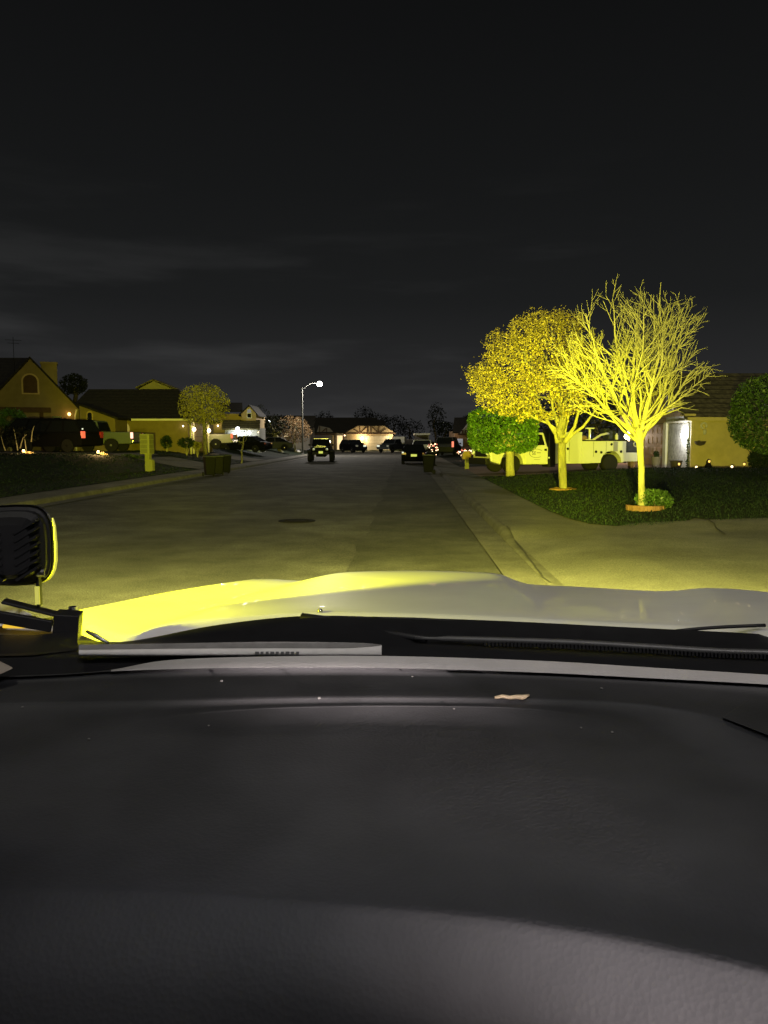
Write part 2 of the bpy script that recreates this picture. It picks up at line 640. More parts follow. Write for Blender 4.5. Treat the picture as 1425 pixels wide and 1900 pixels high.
def leafy(name, label, cat, px, py_base, Y, crown_px, crown_py, rx, rz, leafm, barkm, nleaf, lsize, seed, trunk_r=0.1, group=None, attr=160, boxy=2.0, shell=0.35, ry=None, step=0.3, base_z=None):
    """a tree whose crown centre and radii are given in metres at depth Y"""
    b = at_Y(px, py_base, Y)
    if base_z is not None:
        b.z = base_z
    t = thing(name, label, cat, b, 0, group)
    c = at_Y(crown_px, crown_py, Y)
    ry = ry or rx
    P = blob_points(attr, c, (rx * 0.9, ry * 0.9, rz * 0.9), seed, 0.3, boxy)
    mid = b.lerp(c, 0.35)
    path = [b, b.lerp(mid, 0.35) + Vector((0.02, 0, 0)), b.lerp(mid, 0.7), mid]
    nodes, par = colonize(P, path, step=step, kill=step * 1.7, infl=step * 9, seed=seed)
    r, kids = skeleton_mesh(nodes, par, tip=0.012, rmax=trunk_r)
    tr = tree_mesh(t, nodes, par, r, barkm)
    L = blob_points(nleaf, c, (rx, ry, rz), seed + 1, shell, boxy, lumps=9)
    leaves(t, L, lsize, leafm, seed + 2)
    return t


def sprays(nodes, par, r, thr, per, length, seed, up=0.25, ang=0.5, centre=None):
    """straight fine twigs growing out of the thin branches: list of (a, b)"""
    g = np.random.default_rng(seed)
    out = []
    idx = [i for i in range(1, len(nodes)) if r[i] < thr]
    for i in idx:
        d = nodes[i] - nodes[par[i]]
        d /= np.linalg.norm(d) + 1e-9
        k = per if per >= 1 else (1 if g.uniform() < per else 0)
        for _ in range(int(k)):
            v = d + g.normal(0, ang, 3) + np.array([0, 0, up])
            if centre is not None:
                o = nodes[i] - centre
                v += 0.6 * o / (np.linalg.norm(o) + 1e-9)
            v /= np.linalg.norm(v)
            out.append((nodes[i], nodes[i] + v * length * g.uniform(0.4, 1.3)))
    return out


def spray_mesh(thingo, sp, rad, m, name='crown'):
    A = np.array([a for a, b in sp]); B = np.array([b for a, b in sp])
    d = B - A; d /= np.linalg.norm(d, axis=1)[:, None]
    u = np.cross(d, np.array([0.3, 0.2, 0.9])); u /= np.linalg.norm(u, axis=1)[:, None] + 1e-9
    w = np.cross(d, u)
    c = [math.cos(t) * u + math.sin(t) * w for t in (0, 2.094, 4.189)]
    tri = []
    for i in range(3):
        j = (i + 1) % 3
        tri.append(np.stack([A + c[i] * rad, A + c[j] * rad, B], axis=1))
    return fast_mesh(name, np.concatenate(tri).reshape(-1, 3), 3, m, thingo)
# ------------------------------------------------------------------ ground, road, lawns
b = MB(); b.box((0, 240, -0.30), (900, 900, 0.2))
struct(b.build('ground', M['soil']))


def strip(name, m, srange, side, Y0, Y1, dy, dz=0.0, zf=None, lawn=True, kind='structure'):
    rows = []
    Y = Y0
    while Y <= Y1 + 1e-6:
        row = []
        for s in srange:
            x = curb_r(Y) + s if side > 0 else curb_l(Y) - s
            z = zf(x, Y, s) if zf else gz(x, Y, lawn)
            row.append((x, Y, z + dz))
        rows.append(row)
        Y += dy
    g = MB(); g.grid(rows)
    o = g.build(name, m, smooth=True)
    return struct(o, kind)


rows = []
for i in range(60):
    Y = -30 + i * 2.5
    a, c = curb_l(Y), curb_r(Y)
    rows.append([(a + (c - a) * k / 12, Y, -0.012 * abs(k - 6) / 6.0) for k in range(13)])
g = MB(); g.grid(rows); struct(g.build('road', M['asphalt']))
# newer darker strip of paving on the near side of the kerb, with a wandering edge
rows = []
for i in range(70):
    Y = 2 + i * 0.9
    c = curb_r(Y) - 0.46
    a = -0.75 + 0.028 * Y + 0.06 * math.sin(Y * 0.9) + 0.05 * math.sin(Y * 2.3)
    rows.append([(a + (c - a) * k / 6, Y, 0.004) for k in range(7)])
g = MB(); g.grid(rows); struct(g.build('road_patch', M['asphalt_new']))
# tar seams and cracks
g = MB()


def crack(pts, w):
    for i in range(len(pts) - 1):
        a, c = Vector(pts[i]), Vector(pts[i + 1])
        d = (c - a).normalized(); n = Vector((-d.y, d.x, 0)) * w * rng.uniform(0.5, 1.1)
        g.add([a - n, a + n, c + n, c - n], [(0, 1, 2, 3)])


def wander(p, q, n, amp):
    p, q = Vector(p), Vector(q)
    d = q - p
    nn = Vector((-d.y, d.x, 0)).normalized()
    off = 0
    out = []
    for i in range(n + 1):
        off = off * 0.7 + rng.gauss(0, amp)
        out.append(p + d * i / n + nn * off * (0 if i in (0, n) else 1))
    return out


for (a, c, n, amp, w) in [((522, 918), (548, 960), 14, 0.04, 0.012), ((445, 948), (350, 962), 12, 0.03, 0.010), ((360, 998), (250, 1030), 16, 0.03, 0.010),
                          ((548, 968), (700, 972), 12, 0.02, 0.006), ((380, 935), (520, 968), 12, 0.05, 0.006),
                          ((480, 990), (410, 1015), 8, 0.03, 0.008), ((300, 960), (420, 930), 14, 0.04, 0.008), ((640, 995), (660, 1010), 5, 0.02, 0.012),
                          ((600, 905), (640, 930), 8, 0.03, 0.010)]:
    p, q = at_Z(*a, 0.008), at_Z(*c, 0.008)
    crack(wander(p, q, n * 2, amp), w)
struct(g.build('road_crack', M['tar'], fix=False))

strip('gutter', M['gutter'], [-0.45, -0.3, -0.15, 0.0], 1, -4, 108, 2.0, zf=lambda x, Y, s: 0.010)
strip('gutter', M['gutter'], [-0.45, -0.3, -0.15, 0.0], -1, -4, 108, 2.0, zf=lambda x, Y, s: 0.010)
cz = [0.0, 0.03, 0.06, 0.10, 0.16]
for side in (1, -1):
    def zcurb(x, Y, s, side=side):
        full = gz(curb_r(Y) + 0.17 if side > 0 else curb_l(Y) - 0.17, Y, False) if side > 0 else 0.15
        return full * (0.0 if s <= 0 else 0.72 if s < 0.04 else 0.92 if s < 0.07 else 1.0)
    strip('curb', M['curb'], cz, side, -4, 108, 0.6, zf=zcurb)
strip('sidewalk', M['concrete'], [0.16, 0.5, 0.8, 1.1, 1.56], 1, -4, 108, 0.5, zf=lambda x, Y, s: gz(x, Y, False) if Y < 14 else 0.15)
strip('sidewalk', M['concrete'], [0.16, 0.5, 0.9, 1.3], -1, -4, 108, 1.5, zf=lambda x, Y, s: 0.15)
# control joints of the pavement
g = MB()
for Y in np.arange(14.5, 60, 1.55):
    x = curb_r(Y)
    g.add([(x + 0.12, Y, 0.155), (x + 1.5, Y, 0.155), (x + 1.5, Y + 0.02, 0.155), (x + 0.12, Y + 0.02, 0.155)], [(0, 1, 2, 3)])
crackfaces = g
for a, c in [((1286, 968), (1345, 1012)), ((940, 992), (1022, 1086))]:
    p, q = at_Z(*a, 0.0), at_Z(*c, 0.0)
    w = wander(p, q, 14, 0.012)
    for v in w:
        v.z = gz(v.x, v.y, False) + 0.014
    g2 = g
    for i in range(len(w) - 1):
        d = (w[i + 1] - w[i]).normalized(); n = Vector((-d.y, d.x, 0)) * 0.014
        g.add([w[i] - n, w[i] + n, w[i + 1] + n, w[i + 1] - n], [(0, 1, 2, 3)])
struct(g.build('pavement_joint', M['tar'], fix=False))

strip('driveway', M['concrete'], [1.54, 2.2, 3, 4, 6, 9, 14, 22], 1, -4, 17.2, 0.53, dz=-0.004, lawn=False)
strip('driveway', M['drive_pink'], [1.54, 3, 5, 8, 11.3, 13, 15, 22], 1, 32.4, 45, 1.05, dz=0.004, lawn=False)
YB = [(1.5, 17.0), (1.6, 15.3), (1.78, 14.4), (2.2, 14.0), (2.9, 13.95), (3.5, 14.4), (3.95, 14.9), (4.4, 14.35), (5.0, 13.8), (60, 13.8)]


def yb(s):
    for (a, ya), (c, yc) in zip(YB, YB[1:]):
        if s <= c:
            return ya + (yc - ya) * max(0, (s - a)) / (c - a)
    return 13.8


ss = [1.5, 1.55, 1.6, 1.7, 1.78, 1.9, 2.05, 2.2, 2.5, 2.9, 3.2, 3.5, 3.7, 3.95, 4.2, 4.4, 4.7, 5, 6, 7, 8, 10, 14, 22, 40]
rows = []
for i in range(46):
    t = i / 45
    row = []
    for s in ss:
        Y = yb(s) + (33.0 - yb(s)) * t
        x = curb_r(Y) + s
        row.append((x, Y, gz(x, Y) + 0.012))
    rows.append(row)
g = MB(); g.grid(rows); struct(g.build('lawn', M['lawn'], smooth=True))
strip('lawn', M['lawn'], [1.5, 3, 5, 8, 11, 16, 24, 40], 1, 45, 108, 3, dz=0.005, lawn=False)
strip('lawn', M['lawn'], [1.28, 2, 3, 4, 5, 6, 7, 8, 9, 10, 11, 14, 20, 30, 60], -1, -4, 119, 1.5, dz=0.006)
# the drive that the parked cars on the far kerb use
strip('driveway', M['concrete'], [1.25, 2.5, 4, 6, 8, 9, 10, 11, 13, 16, 20], -1, 41.5, 47.5, 0.75, dz=0.022)
strip('driveway', M['concrete'], [1.25, 2.5, 4, 6, 7, 8, 9, 10], -1, 56.0, 61.5, 0.75, dz=0.022)
g = MB(); g.grid([[(x, Y, 0.006) for x in range(-60, 61, 10)] for Y in (107.9, 112, 116, 119)]); struct(g.build('road', M['asphalt']))
g = MB(); g.grid([[(x, Y, z) for x in range(-60, 61, 10)] for Y, z in ((119.0, 0.0), (119.05, 0.13), (121, 0.14), (170, 0.2))]); struct(g.build('lawn', M['soil']))

gg = np.random.default_rng(3)


def blades(name, label, n, s0, s1, Y0, Y1, side, h, w, mm, near=True):
    out = []
    while len(out) < n:
        s = gg.uniform(s0, s1)
        u = gg.uniform()
        Y = 1 / ((1 - u) / Y0 + u / Y1)
        if side > 0 and Y < yb(s) - 0.02 + abs(gg.normal(0, 0.05)):
            continue
        x = curb_r(Y) + s if side > 0 else curb_l(Y) - s
        if side < 0 and (41.3 < Y < 47.7 or 55.8 < Y < 61.7):
            continue
        z = gz(x, Y) + 0.005
        k = (Y / Y0) ** 0.7
        a = gg.uniform(0, 6.283)
        hh = h * gg.uniform(0.5, 1.4) * (1 + 0.15 * (k - 1))
        ww = w * gg.uniform(0.6, 1.4) * k
        lx, ly = gg.normal(0, 0.5, 2) * hh
        out.append([(x - ww * math.cos(a), Y - ww * math.sin(a), z), (x + ww * math.cos(a), Y + ww * math.sin(a), z), (x + lx, Y + ly, z + hh)])
    o = fast_mesh(name, np.array(out).reshape(-1, 3), 3, mm)
    return struct(o, 'stuff', label)


blades('grass', 'short dark green lawn grass along the right pavement', 60000, 1.5, 16, 13.8, 33, 1, 0.042, 0.010, M['blade'])
blades('grass', 'short rough grass of the lawn along the far kerb', 26000, 1.3, 16, 17, 60, -1, 0.042, 0.016, M['blade'])

# manhole cover
p = at_Z(551, 967, 0.0)
t = thing('manhole_cover', 'round dark iron manhole cover set in the street', 'manhole cover', (p.x, p.y, 0.004))
g = MB(); g.lathe([(0.40, 0), (0.40, 0.008), (0.345, 0.010), (0.34, 0.0)], 36); g.build('rim', M['iron'], t)
g = MB(); g.lathe([(0.335, 0.0), (0.335, 0.012), (0.28, 0.014), (0.27, 0.009), (0.20, 0.009), (0.19, 0.014), (0.1, 0.014), (0.09, 0.009), (0.001, 0.009)], 36)
for k in range(8):
    a = k * math.pi / 4
    g.box((0.235 * math.cos(a), 0.235 * math.sin(a), 0.012), (0.06, 0.025, 0.008), (0, 0, a))
g.build('cover', M['iron'], t)

# ------------------------------------------------------------------ sky
w = bpy.data.worlds.new('World'); scn.world = w; w.use_nodes = True
nt = w.node_tree; N, L = nt.nodes, nt.links
bg = N['Background']
tc = N.new('ShaderNodeTexCoord')
sp = N.new('ShaderNodeSeparateXYZ'); L.new(tc.outputs['Generated'], sp.inputs[0])
cr = N.new('ShaderNodeValToRGB'); L.new(sp.outputs['Z'], cr.inputs[0])
el = cr.color_ramp.elements
el[0].position = 0.0; el[0].color = (0.0265, 0.0262, 0.0270, 1)
el[1].position = 1.0; el[1].color = (0.0035, 0.0038, 0.0040, 1)
for pos, c in [(0.07, (0.0185, 0.0186, 0.0192, 1)), (0.17, (0.0100, 0.0105, 0.0107, 1)), (0.30, (0.0070, 0.0074, 0.0076, 1)), (0.47, (0.0046, 0.0048, 0.0050, 1))]:
    e = el.new(pos); e.color = c
mp = N.new('ShaderNodeMapping'); mp.inputs['Scale'].default_value = (1.5, 1.5, 11); mp.inputs['Rotation'].default_value = (0.10, -0.13, 0.2)
L.new(tc.outputs['Generated'], mp.inputs[0])
no = N.new('ShaderNodeTexNoise'); no.inputs['Scale'].default_value = 1.9; no.inputs['Detail'].default_value = 5; no.inputs['Roughness'].default_value = 0.5
L.new(mp.outputs[0], no.inputs['Vector'])
mr = N.new('ShaderNodeMapRange'); mr.interpolation_type = 'SMOOTHSTEP'
mr.inputs['From Min'].default_value = 0.50; mr.inputs['From Max'].default_value = 0.74
L.new(no.outputs['Fac'], mr.inputs['Value'])
band = N.new('ShaderNodeMapRange'); band.interpolation_type = 'SMOOTHSTEP'
band.inputs['From Min'].default_value = 0.36; band.inputs['From Max'].default_value = 0.10
L.new(sp.outputs['Z'], band.inputs['Value'])
mu = N.new('ShaderNodeMath'); mu.operation = 'MULTIPLY'; L.new(mr.outputs[0], mu.inputs[0]); L.new(band.outputs[0], mu.inputs[1])
mu2 = N.new('ShaderNodeMath'); mu2.operation = 'MULTIPLY'; mu2.inputs[1].default_value = 0.0125; L.new(mu.outputs[0], mu2.inputs[0])
ad = N.new('ShaderNodeVectorMath'); ad.operation = 'ADD'; L.new(cr.outputs[0], ad.inputs[0]); L.new(mu2.outputs[0], ad.inputs[1])
L.new(ad.outputs[0], bg.inputs[0]); bg.inputs[1].default_value = 1.14

# ------------------------------------------------------------------ the pickup we sit in
PSI = R(9.0)
fw = Vector((math.sin(PSI), math.cos(PSI), 0)); rt = Vector((math.cos(PSI), -math.sin(PSI), 0))
ego = thing('pickup_truck', 'white pickup truck around us, yellow light on its hood, black dashboard below', 'pickup truck', (0.1, 0.4, 0), -PSI)


def cat(pts, x):
    """smooth interpolation through control points (x, y...)"""
    xs = [p[0] for p in pts]
    if x <= xs[0]:
        i = 0
    elif x >= xs[-1]:
        i = len(xs) - 2
    else:
        i = max(k for k in range(len(xs) - 1) if xs[k] <= x)
    p1, p2 = pts[i], pts[i + 1]
    p0 = pts[i - 1] if i else p1
    p3 = pts[i + 2] if i + 2 < len(pts) else p2
    h = p2[0] - p1[0]
    t = (x - p1[0]) / h
    if t < 0 or t > 1:
        return p1[1] + (p2[1] - p1[1]) * t
    m1 = (p2[1] - p0[1]) / (p2[0] - p0[0]) * h
    m2 = (p3[1] - p1[1]) / (p3[0] - p1[0]) * h
    t2, t3 = t * t, t * t * t
    return p1[1] * (2 * t3 - 3 * t2 + 1) + m1 * (t3 - 2 * t2 + t) + p2[1] * (-2 * t3 + 3 * t2) + m2 * (t3 - t2)


# hood: columns from the left fender ridge to beyond the right one; each is a line from the rear edge to the front crest
hood_cols = [  # (param, rear px, rear py, rear Y, front px, front py, front Y)
    (0.0, 113, 1139, 1.60, 470, 1074.5, 2.66),
    (0.6, 150, 1160, 1.52, 505, 1074.5, 2.70),
    (1.2, 205, 1179, 1.46, 545, 1077, 2.72),
    (1.5, 238, 1180, 1.45, 566, 1077, 2.70),
    (1.9, 275, 1166, 1.48, 590, 1070, 2.72),
    (2.4, 350, 1154, 1.53, 630, 1063, 2.75),
    (3.2, 560, 1139, 1.60, 690, 1060, 2.78),
    (4.2, 760, 1141, 1.58, 790, 1059, 2.79),
    (5.2, 930, 1147, 1.53, 890, 1062, 2.77),
    (5.8, 1010, 1151, 1.50, 930, 1066, 2.74),
    (6.1, 1050, 1153, 1.49, 955, 1076, 2.70),
    (6.5, 1085, 1155, 1.47, 985, 1084, 2.66),
    (7.3, 1180, 1159, 1.43, 1080, 1089, 2.58),
    (8.1, 1290, 1164, 1.38, 1200, 1096, 2.46),
    (8.6, 1360, 1168, 1.35, 1250, 1096, 2.42),
    (9.2, 1425, 1172, 1.30, 1310, 1091, 2.38),
    (10.0, 1540, 1180, 1.24, 1400, 1096, 2.28),
    (11.0, 1700, 1194, 1.16, 1540, 1112, 2.10),
]


def hcol(u):
    v = [cat([(c[0], c[k]) for c in hood_cols], u) for k in range(1, 7)]
    a, c = at_Y(v[0], v[1], v[2]), at_Y(v[3], v[4], v[5])
    return a, c


us = sorted(set([i * 0.1 for i in range(111)]))
rows = []
ts = [0, 0.012, 0.03, 0.1, 0.22, 0.34, 0.46, 0.58, 0.7, 0.82, 0.92, 1.0]
for t in ts:
    row = []
    for u in us:
        a, c = hcol(u)
        p = a.lerp(c, t)
        p.z += 0.006 * math.sin(math.pi * t)
        if t == 0:
            p = a + Vector((0, 0.006, -0.022))
        elif t < 0.02:
            p.z -= 0.004
        row.append(p)
    rows.append(row)
fr = rows[-1]
for dyy, dz in ((0.10, -0.024), (0.22, -0.075), (0.30, -0.16), (0.33, -0.40)):
    rows.append([p + fw * dyy * (1 if 4 < i < len(fr) - 4 else 0.8) + Vector((0, 0, dz)) for i, p in enumerate(fr)])
g = MB(); g.grid(rows)
hood = g.build('hood', M['hood_paint'], ego, smooth=True, world=True)
# left fender wall under the ridge
rows = []
for k, (off, dz) in enumerate(((0, -0.003), (-0.02, -0.012), (-0.06, -0.05), (-0.10, -0.14), (-0.12, -0.5))):
    rows.append([hcol(0)[0].lerp(hcol(0)[1], t) + rt * off + Vector((0, 0, dz)) for t in (-0.25, 0, 0.15, 0.3, 0.45, 0.6, 0.75, 0.9, 1.0, 1.1)])
g = MB(); g.grid(rows); g.build('fender', M['hood_paint'], ego, smooth=True, world=True)
# chrome-like edge at the hinge corner
g = MB(); g.tube([at_Y(160, 1171, 1.44), at_Y(178, 1180, 1.43), at_Y(200, 1192, 1.42)], [0.003, 0.005, 0.003], 8)
g.build('hood_hinge', M['rim'], ego, smooth=True, world=True)
# little bright specks of dirt and a washer nozzle on the hood
g = MB(); q = at_Y(594, 1134, 1.63); g.ball(q, (0.006, 0.006, 0.006)); g.build('washer_nozzle', M['chrome'], ego, smooth=True, world=True)

# cowl below the windshield
cow = [  # rows: list of (px,py) and Y per row
    ([(-150, 1180), (150, 1188), (235, 1190), (400, 1160), (560, 1143), (720, 1145), (930, 1152), (1150, 1163), (1425, 1177), (1600, 1190)], 1.455),
    ([(-150, 1186), (150, 1192), (235, 1193), (400, 1172), (560, 1152), (720, 1152), (930, 1168), (1150, 1186), (1425, 1190), (1600, 1200)], 1.425),
    ([(-150, 1192), (150, 1198), (400, 1185), (560, 1172), (720, 1168), (930, 1186), (1150, 1200), (1425, 1203), (1600, 1215)], 1.39),
    ([(-150, 1205), (150, 1203), (400, 1196), (560, 1190), (720, 1192), (930, 1200), (1150, 1212), (1425, 1224), (1600, 1236)], 1.33),
    ([(-150, 1225), (150, 1222), (400, 1217), (720, 1220), (930, 1228), (1150, 1238), (1425, 1260), (1600, 1275)], 1.22),
]
xsc = [-500 + i * 25 for i in range(101)]
rows = []
for pts, Y in cow:
    rows.append([at_Y(x, cat(pts, x), Y - 0.00012 * max(0, x - 300)) for x in xsc])
rows.append([at_Y(x, cat(cow[-1][0], x) + 70, 1.155 - 0.00012 * max(0, x - 300)) for x in xsc])
g = MB(); g.grid(rows); g.build('cowl', M['black_plastic'], ego, smooth=True, world=True)
# raised ridges of the cowl cover
g = MB()
for pts in ([(690, 1147), (800, 1150), (900, 1158), (1030, 1174), (1080, 1180)], [(1180, 1180), (1280, 1168), (1350, 1163), (1425, 1160)]):
    g.tube([at_Y(x, cat(pts, x), 1.40 - 0.0001 * (x - 700)) for x in range(pts[0][0], pts[-1][0] + 1, 20)], 0.0035, 6)
g.build('cowl_ridge', M['black_plastic'], ego, smooth=True, world=True)
wp = [(770, 1184), (900, 1187), (1060, 1192), (1200, 1200), (1330, 1208), (1425, 1211), (1500, 1215)]
wpts = [at_Y(x, cat(wp, x), 1.27 - 0.00012 * (x - 770)) for x in range(770, 1501, 20)]
g = MB()
g.tube(wpts, [0.003] * 3 + [0.0052] * (len(wpts) - 3), 8)
wb = g.build('wiper', mat('wiper_grey', (0.05, 0.05, 0.05), 0.45, var=0.2, scale=40), ego, smooth=True, world=True)
g = MB()
for i in range(0, 86):
    x = 900 + i * 7
    p = at_Y(x, cat(wp, x) + 7.5, 1.262 - 0.00012 * (x - 770))
    g.box(p, (0.0035, 0.006, 0.006))
g.tube([at_Y(x, cat(wp, x) + 5, 1.268 - 0.00012 * (x - 770)) for x in range(860, 1501, 20)], 0.0028, 6)
g.build('blade', M['black_plastic'], wb, world=True)
g = MB(); g.tube([at_Y(560, 1149, 1.42), at_Y(600, 1152, 1.41), at_Y(690, 1172, 1.36), at_Y(790, 1186, 1.27)], [0.012, 0.010, 0.007, 0.006], 8)
g.build('wiper_arm', M['black_plastic'], wb, smooth=True, world=True)

# dashboard
top = [(-200, 1268), (0, 1255), (120, 1250), (205, 1243), (300, 1226), (450, 1219), (700, 1217), (1000, 1226), (1200, 1238), (1425, 1252), (1600, 1264)]
low = [(-200, 1272), (0, 1258), (120, 1252), (205, 1246), (300, 1242), (450, 1239), (700, 1239), (1000, 1248), (1200, 1258), (1425, 1270), (1600, 1282)]
edge = [(-200, 1315), (0, 1305), (300, 1300), (600, 1294), (800, 1294), (1000, 1297), (1150, 1303), (1250, 1315), (1340, 1336), (1425, 1366), (1600, 1440)]
inner = [(-200, 1560), (-60, 1480), (0, 1440), (80, 1402), (165, 1368), (300, 1333), (450, 1318), (600, 1312), (800, 1311), (1000, 1318), (1120, 1342), (1190, 1385), (1230, 1440), (1300, 1520), (1425, 1640), (1600, 1760)]
crest = [(-200, 1648), (0, 1650), (300, 1654), (500, 1668), (700, 1684), (900, 1704), (1100, 1735), (1300, 1776), (1425, 1806), (1600, 1850)]
xs = [-600 + i * 20 for i in range(131)]


def zrow(f):
    out = []
    for x in xs:
        py, z = f(x)
        out.append(at_Z(x, py, z))
    return out


def blend(a, c, k):
    return a * (1 - k) + c * k


rows = []
ridge_on = lambda x: sstep(190, 330, x)
r1 = zrow(lambda x: (cat(top, x), 1.424))
rows.append([p + Vector((0, 0.035, -0.05)) for p in r1])
rows.append([p + Vector((0, 0.012, -0.004)) for p in r1])
rows.append(r1)
rows.append(zrow(lambda x: (blend(cat(top, x), cat(low, x), 0.35), 1.424 + 0.0015 * ridge_on(x))))
rows.append(zrow(lambda x: (blend(cat(top, x), cat(low, x), 0.85), 1.424)))
rows.append(zrow(lambda x: (cat(low, x), 1.422)))
rows.append(zrow(lambda x: (cat(low, x) + 3, 1.4185)))
for k in (0.25, 0.5, 0.75, 0.93):
    rows.append(zrow(lambda x, k=k: (blend(cat(low, x) + 3, cat(edge, x), k), 1.4185 - 0.001 * k)))
rows.append(zrow(lambda x: (cat(edge, x), 1.4172)))
rows.append(zrow(lambda x: (cat(edge, x) + 2.5, 1.4160)))
rows.append(zrow(lambda x: (cat(edge, x) + 8, 1.4125)))


def e2(x):
    return cat(edge, x) + 8


for k, dz in ((0.4, 0.0003), (0.8, 0.0004), (0.95, 0.0001), (1.0, -0.0002), (1.06, -0.0005)):
    rows.append(zrow(lambda x, k=k, dz=dz: (blend(e2(x), max(e2(x) + 6, min(cat(inner, x), cat(crest, x) - 90)), k), 1.4122 + dz)))


def i2(x):
    a = max(e2(x) + 6, min(cat(inner, x), cat(crest, x) - 90))
    return a + 0.06 * (a - e2(x))


for k, z in ((0.10, 1.4109), (0.25, 1.4095), (0.45, 1.4080), (0.65, 1.4078), (0.82, 1.4090), (0.92, 1.4107), (1.0, 1.4118)):
    rows.append(zrow(lambda x, k=k, z=z: (blend(i2(x), cat(crest, x) - 14, k), 1.4116 + (z - 1.4116) * min(1.0, (cat(crest, x) - i2(x)) / 260))))
for k, z in ((-4, 1.4119), (4, 1.4112), (20, 1.408), (45, 1.403), (80, 1.3956), (130, 1.3846), (200, 1.3667), (290, 1.338)):
    rows.append(zrow(lambda x, k=k, z=z: (cat(crest, x) + k, z)))
g = MB(); g.grid(rows)
m, nt, bs = newmat('dash_vinyl')
N, L = nt.nodes, nt.links
bs.inputs['Base Color'].default_value = (0.051, 0.0495, 0.052, 1)
bs.inputs['Roughness'].default_value = 0.62
bs.inputs['Specular IOR Level'].default_value = 0.3
tc = N.new('ShaderNodeTexCoord')
vo = N.new('ShaderNodeTexVoronoi'); vo.inputs['Scale'].default_value = 260; L.new(tc.outputs['Object'], vo.inputs['Vector'])
n1 = N.new('ShaderNodeTexNoise'); n1.inputs['Scale'].default_value = 60; n1.inputs['Detail'].default_value = 6; L.new(tc.outputs['Object'], n1.inputs['Vector'])
n2 = N.new('ShaderNodeTexNoise'); n2.inputs['Scale'].default_value = 7; n2.inputs['Detail'].default_value = 6; L.new(tc.outputs['Object'], n2.inputs['Vector'])
mm = N.new('ShaderNodeMath'); mm.operation = 'MULTIPLY_ADD'; mm.inputs[1].default_value = 0.5
L.new(vo.outputs['Distance'], mm.inputs[0]); L.new(n1.outputs['Fac'], mm.inputs[2])
bp = N.new('ShaderNodeBump'); bp.inputs['Strength'].default_value = 0.22; bp.inputs['Distance'].default_value = 0.002
L.new(mm.outputs[0], bp.inputs['Height']); L.new(bp.outputs['Normal'], bs.inputs['Normal'])
mr = N.new('ShaderNodeMapRange'); mr.inputs['From Min'].default_value = 0.35; mr.inputs['From Max'].default_value = 0.65; mr.inputs['To Min'].default_value = 0.8; mr.inputs['To Max'].default_value = 1.2
L.new(n2.outputs['Fac'], mr.inputs['Value'])
vm = N.new('ShaderNodeVectorMath'); vm.operation = 'SCALE'; vm.inputs[0].default_value = (0.051, 0.0495, 0.052); L.new(mr.outputs[0], vm.inputs['Scale']); L.new(vm.outputs[0], bs.inputs['Base Color'])
M['dash'] = m
dash = g.build('dashboard', M['dash'], ego, smooth=True, world=True)
tr1 = []
for k in (0.0, 0.2, 0.5, 0.8, 1.0):
    tr1.append([at_Z(x, blend(cat(top, x), cat(low, x), k), 1.4262 - (0.0012 if k in (0.0, 1.0) else 0)) for x in range(206, 2001, 20)])
g = MB(); g.grid(tr1); g.build('lit_ridge', mat('ridge_highlight', (0.49, 0.465, 0.46), 0.6, var=0.08, scale=20, bump=0.15, bscale=200), dash, smooth=True, world=True)  # paler colour put on the ridge in place of stronger light
# speaker cover at the right end of the shelf
sp_ = [(1339, 1331), (1390, 1296), (1480, 1302), (1560, 1420), (1425, 1364)]
g = MB()
a = [at_Z(x, y, 1.4215) for x, y in sp_]; c = [at_Z(x, y + 4, 1.408) for x, y in sp_]
g.add(a + c, [(0, 1, 2, 3, 4)] + [(i, (i + 1) % 5, 5 + (i + 1) % 5, 5 + i) for i in range(5)])
g.build('speaker_cover', M['dash'], dash, world=True, bevel=0.002)
# dust and crumbs on the dash
M['dust'] = mat('dust', (0.22, 0.21, 0.2), 0.9)
g = MB()
for (x, y, s) in [(411, 1263, 2.2), (592, 1295, 2.4), (1116, 1277, 1.8), (42, 1312, 2), (165, 1371, 1.6), (765, 1255, 1.5), (842, 1315, 1.6), (1078, 1350, 1.4), (1136, 1358, 1.6), (387, 1346, 1.2)]:
    p = at_Z(x, y, 1.420 if y < 1300 else 1.4135)
    g = MB(); g.ball(p, (0.0011 * s, 0.0011 * s, 0.0006 * s), 7, 5)
    g.build('dust_speck', M['dust'], dash, world=True)
g = MB()
lp = [(918, 1294, 2.0), (932, 1292, 3.2), (946, 1294, 3.0), (958, 1293, 3.6), (970, 1294, 4.2), (981, 1290, 2.2)]
g.tube([at_Z(x, y, 1.4205) for x, y, r_ in lp], [r_ * 0.0008 for x, y, r_ in lp], 7)
tag(g.build('leaf_scrap', M['crumb'], smooth=True), 'small dry tan leaf scrap lying on the dashboard shelf edge', 'leaf')
# roof above our heads (out of the frame, shades the dashboard), windshield, pillar trim
g = MB()
rc = Vector((0.10, 0.0, 0))
pts = []
for a_, b_ in ((-0.82, 0.38), (0.82, 0.38), (0.82, -1.6), (-0.82, -1.6)):
    pts.append(rc + rt * a_ + fw * b_)
g.add([p + Vector((0, 0, 2.07 + (0.0 if i < 2 else 0.02))) for i, p in enumerate(pts)] + [p + Vector((0, 0, 2.12)) for p in pts], [(0, 1, 2, 3), (7, 6, 5, 4), (0, 4, 5, 1), (1, 5, 6, 2), (2, 6, 7, 3), (3, 7, 4, 0)])
g.build('roof', M['hood_paint'], ego, world=True)
for sd in (-1, 1):
    T_ = Matrix.Translation(rc) @ Matrix.Rotation(-PSI, 4, 'Z')
    g = MB(T_); g.box((sd * 0.88, -0.25, 0.93), (0.10, 2.5, 0.90)); g.build('door', M['black_plastic'], ego, world=True, bevel=0.03)
mg = bpy.data.materials.new('clear_glass'); mg.use_nodes = True
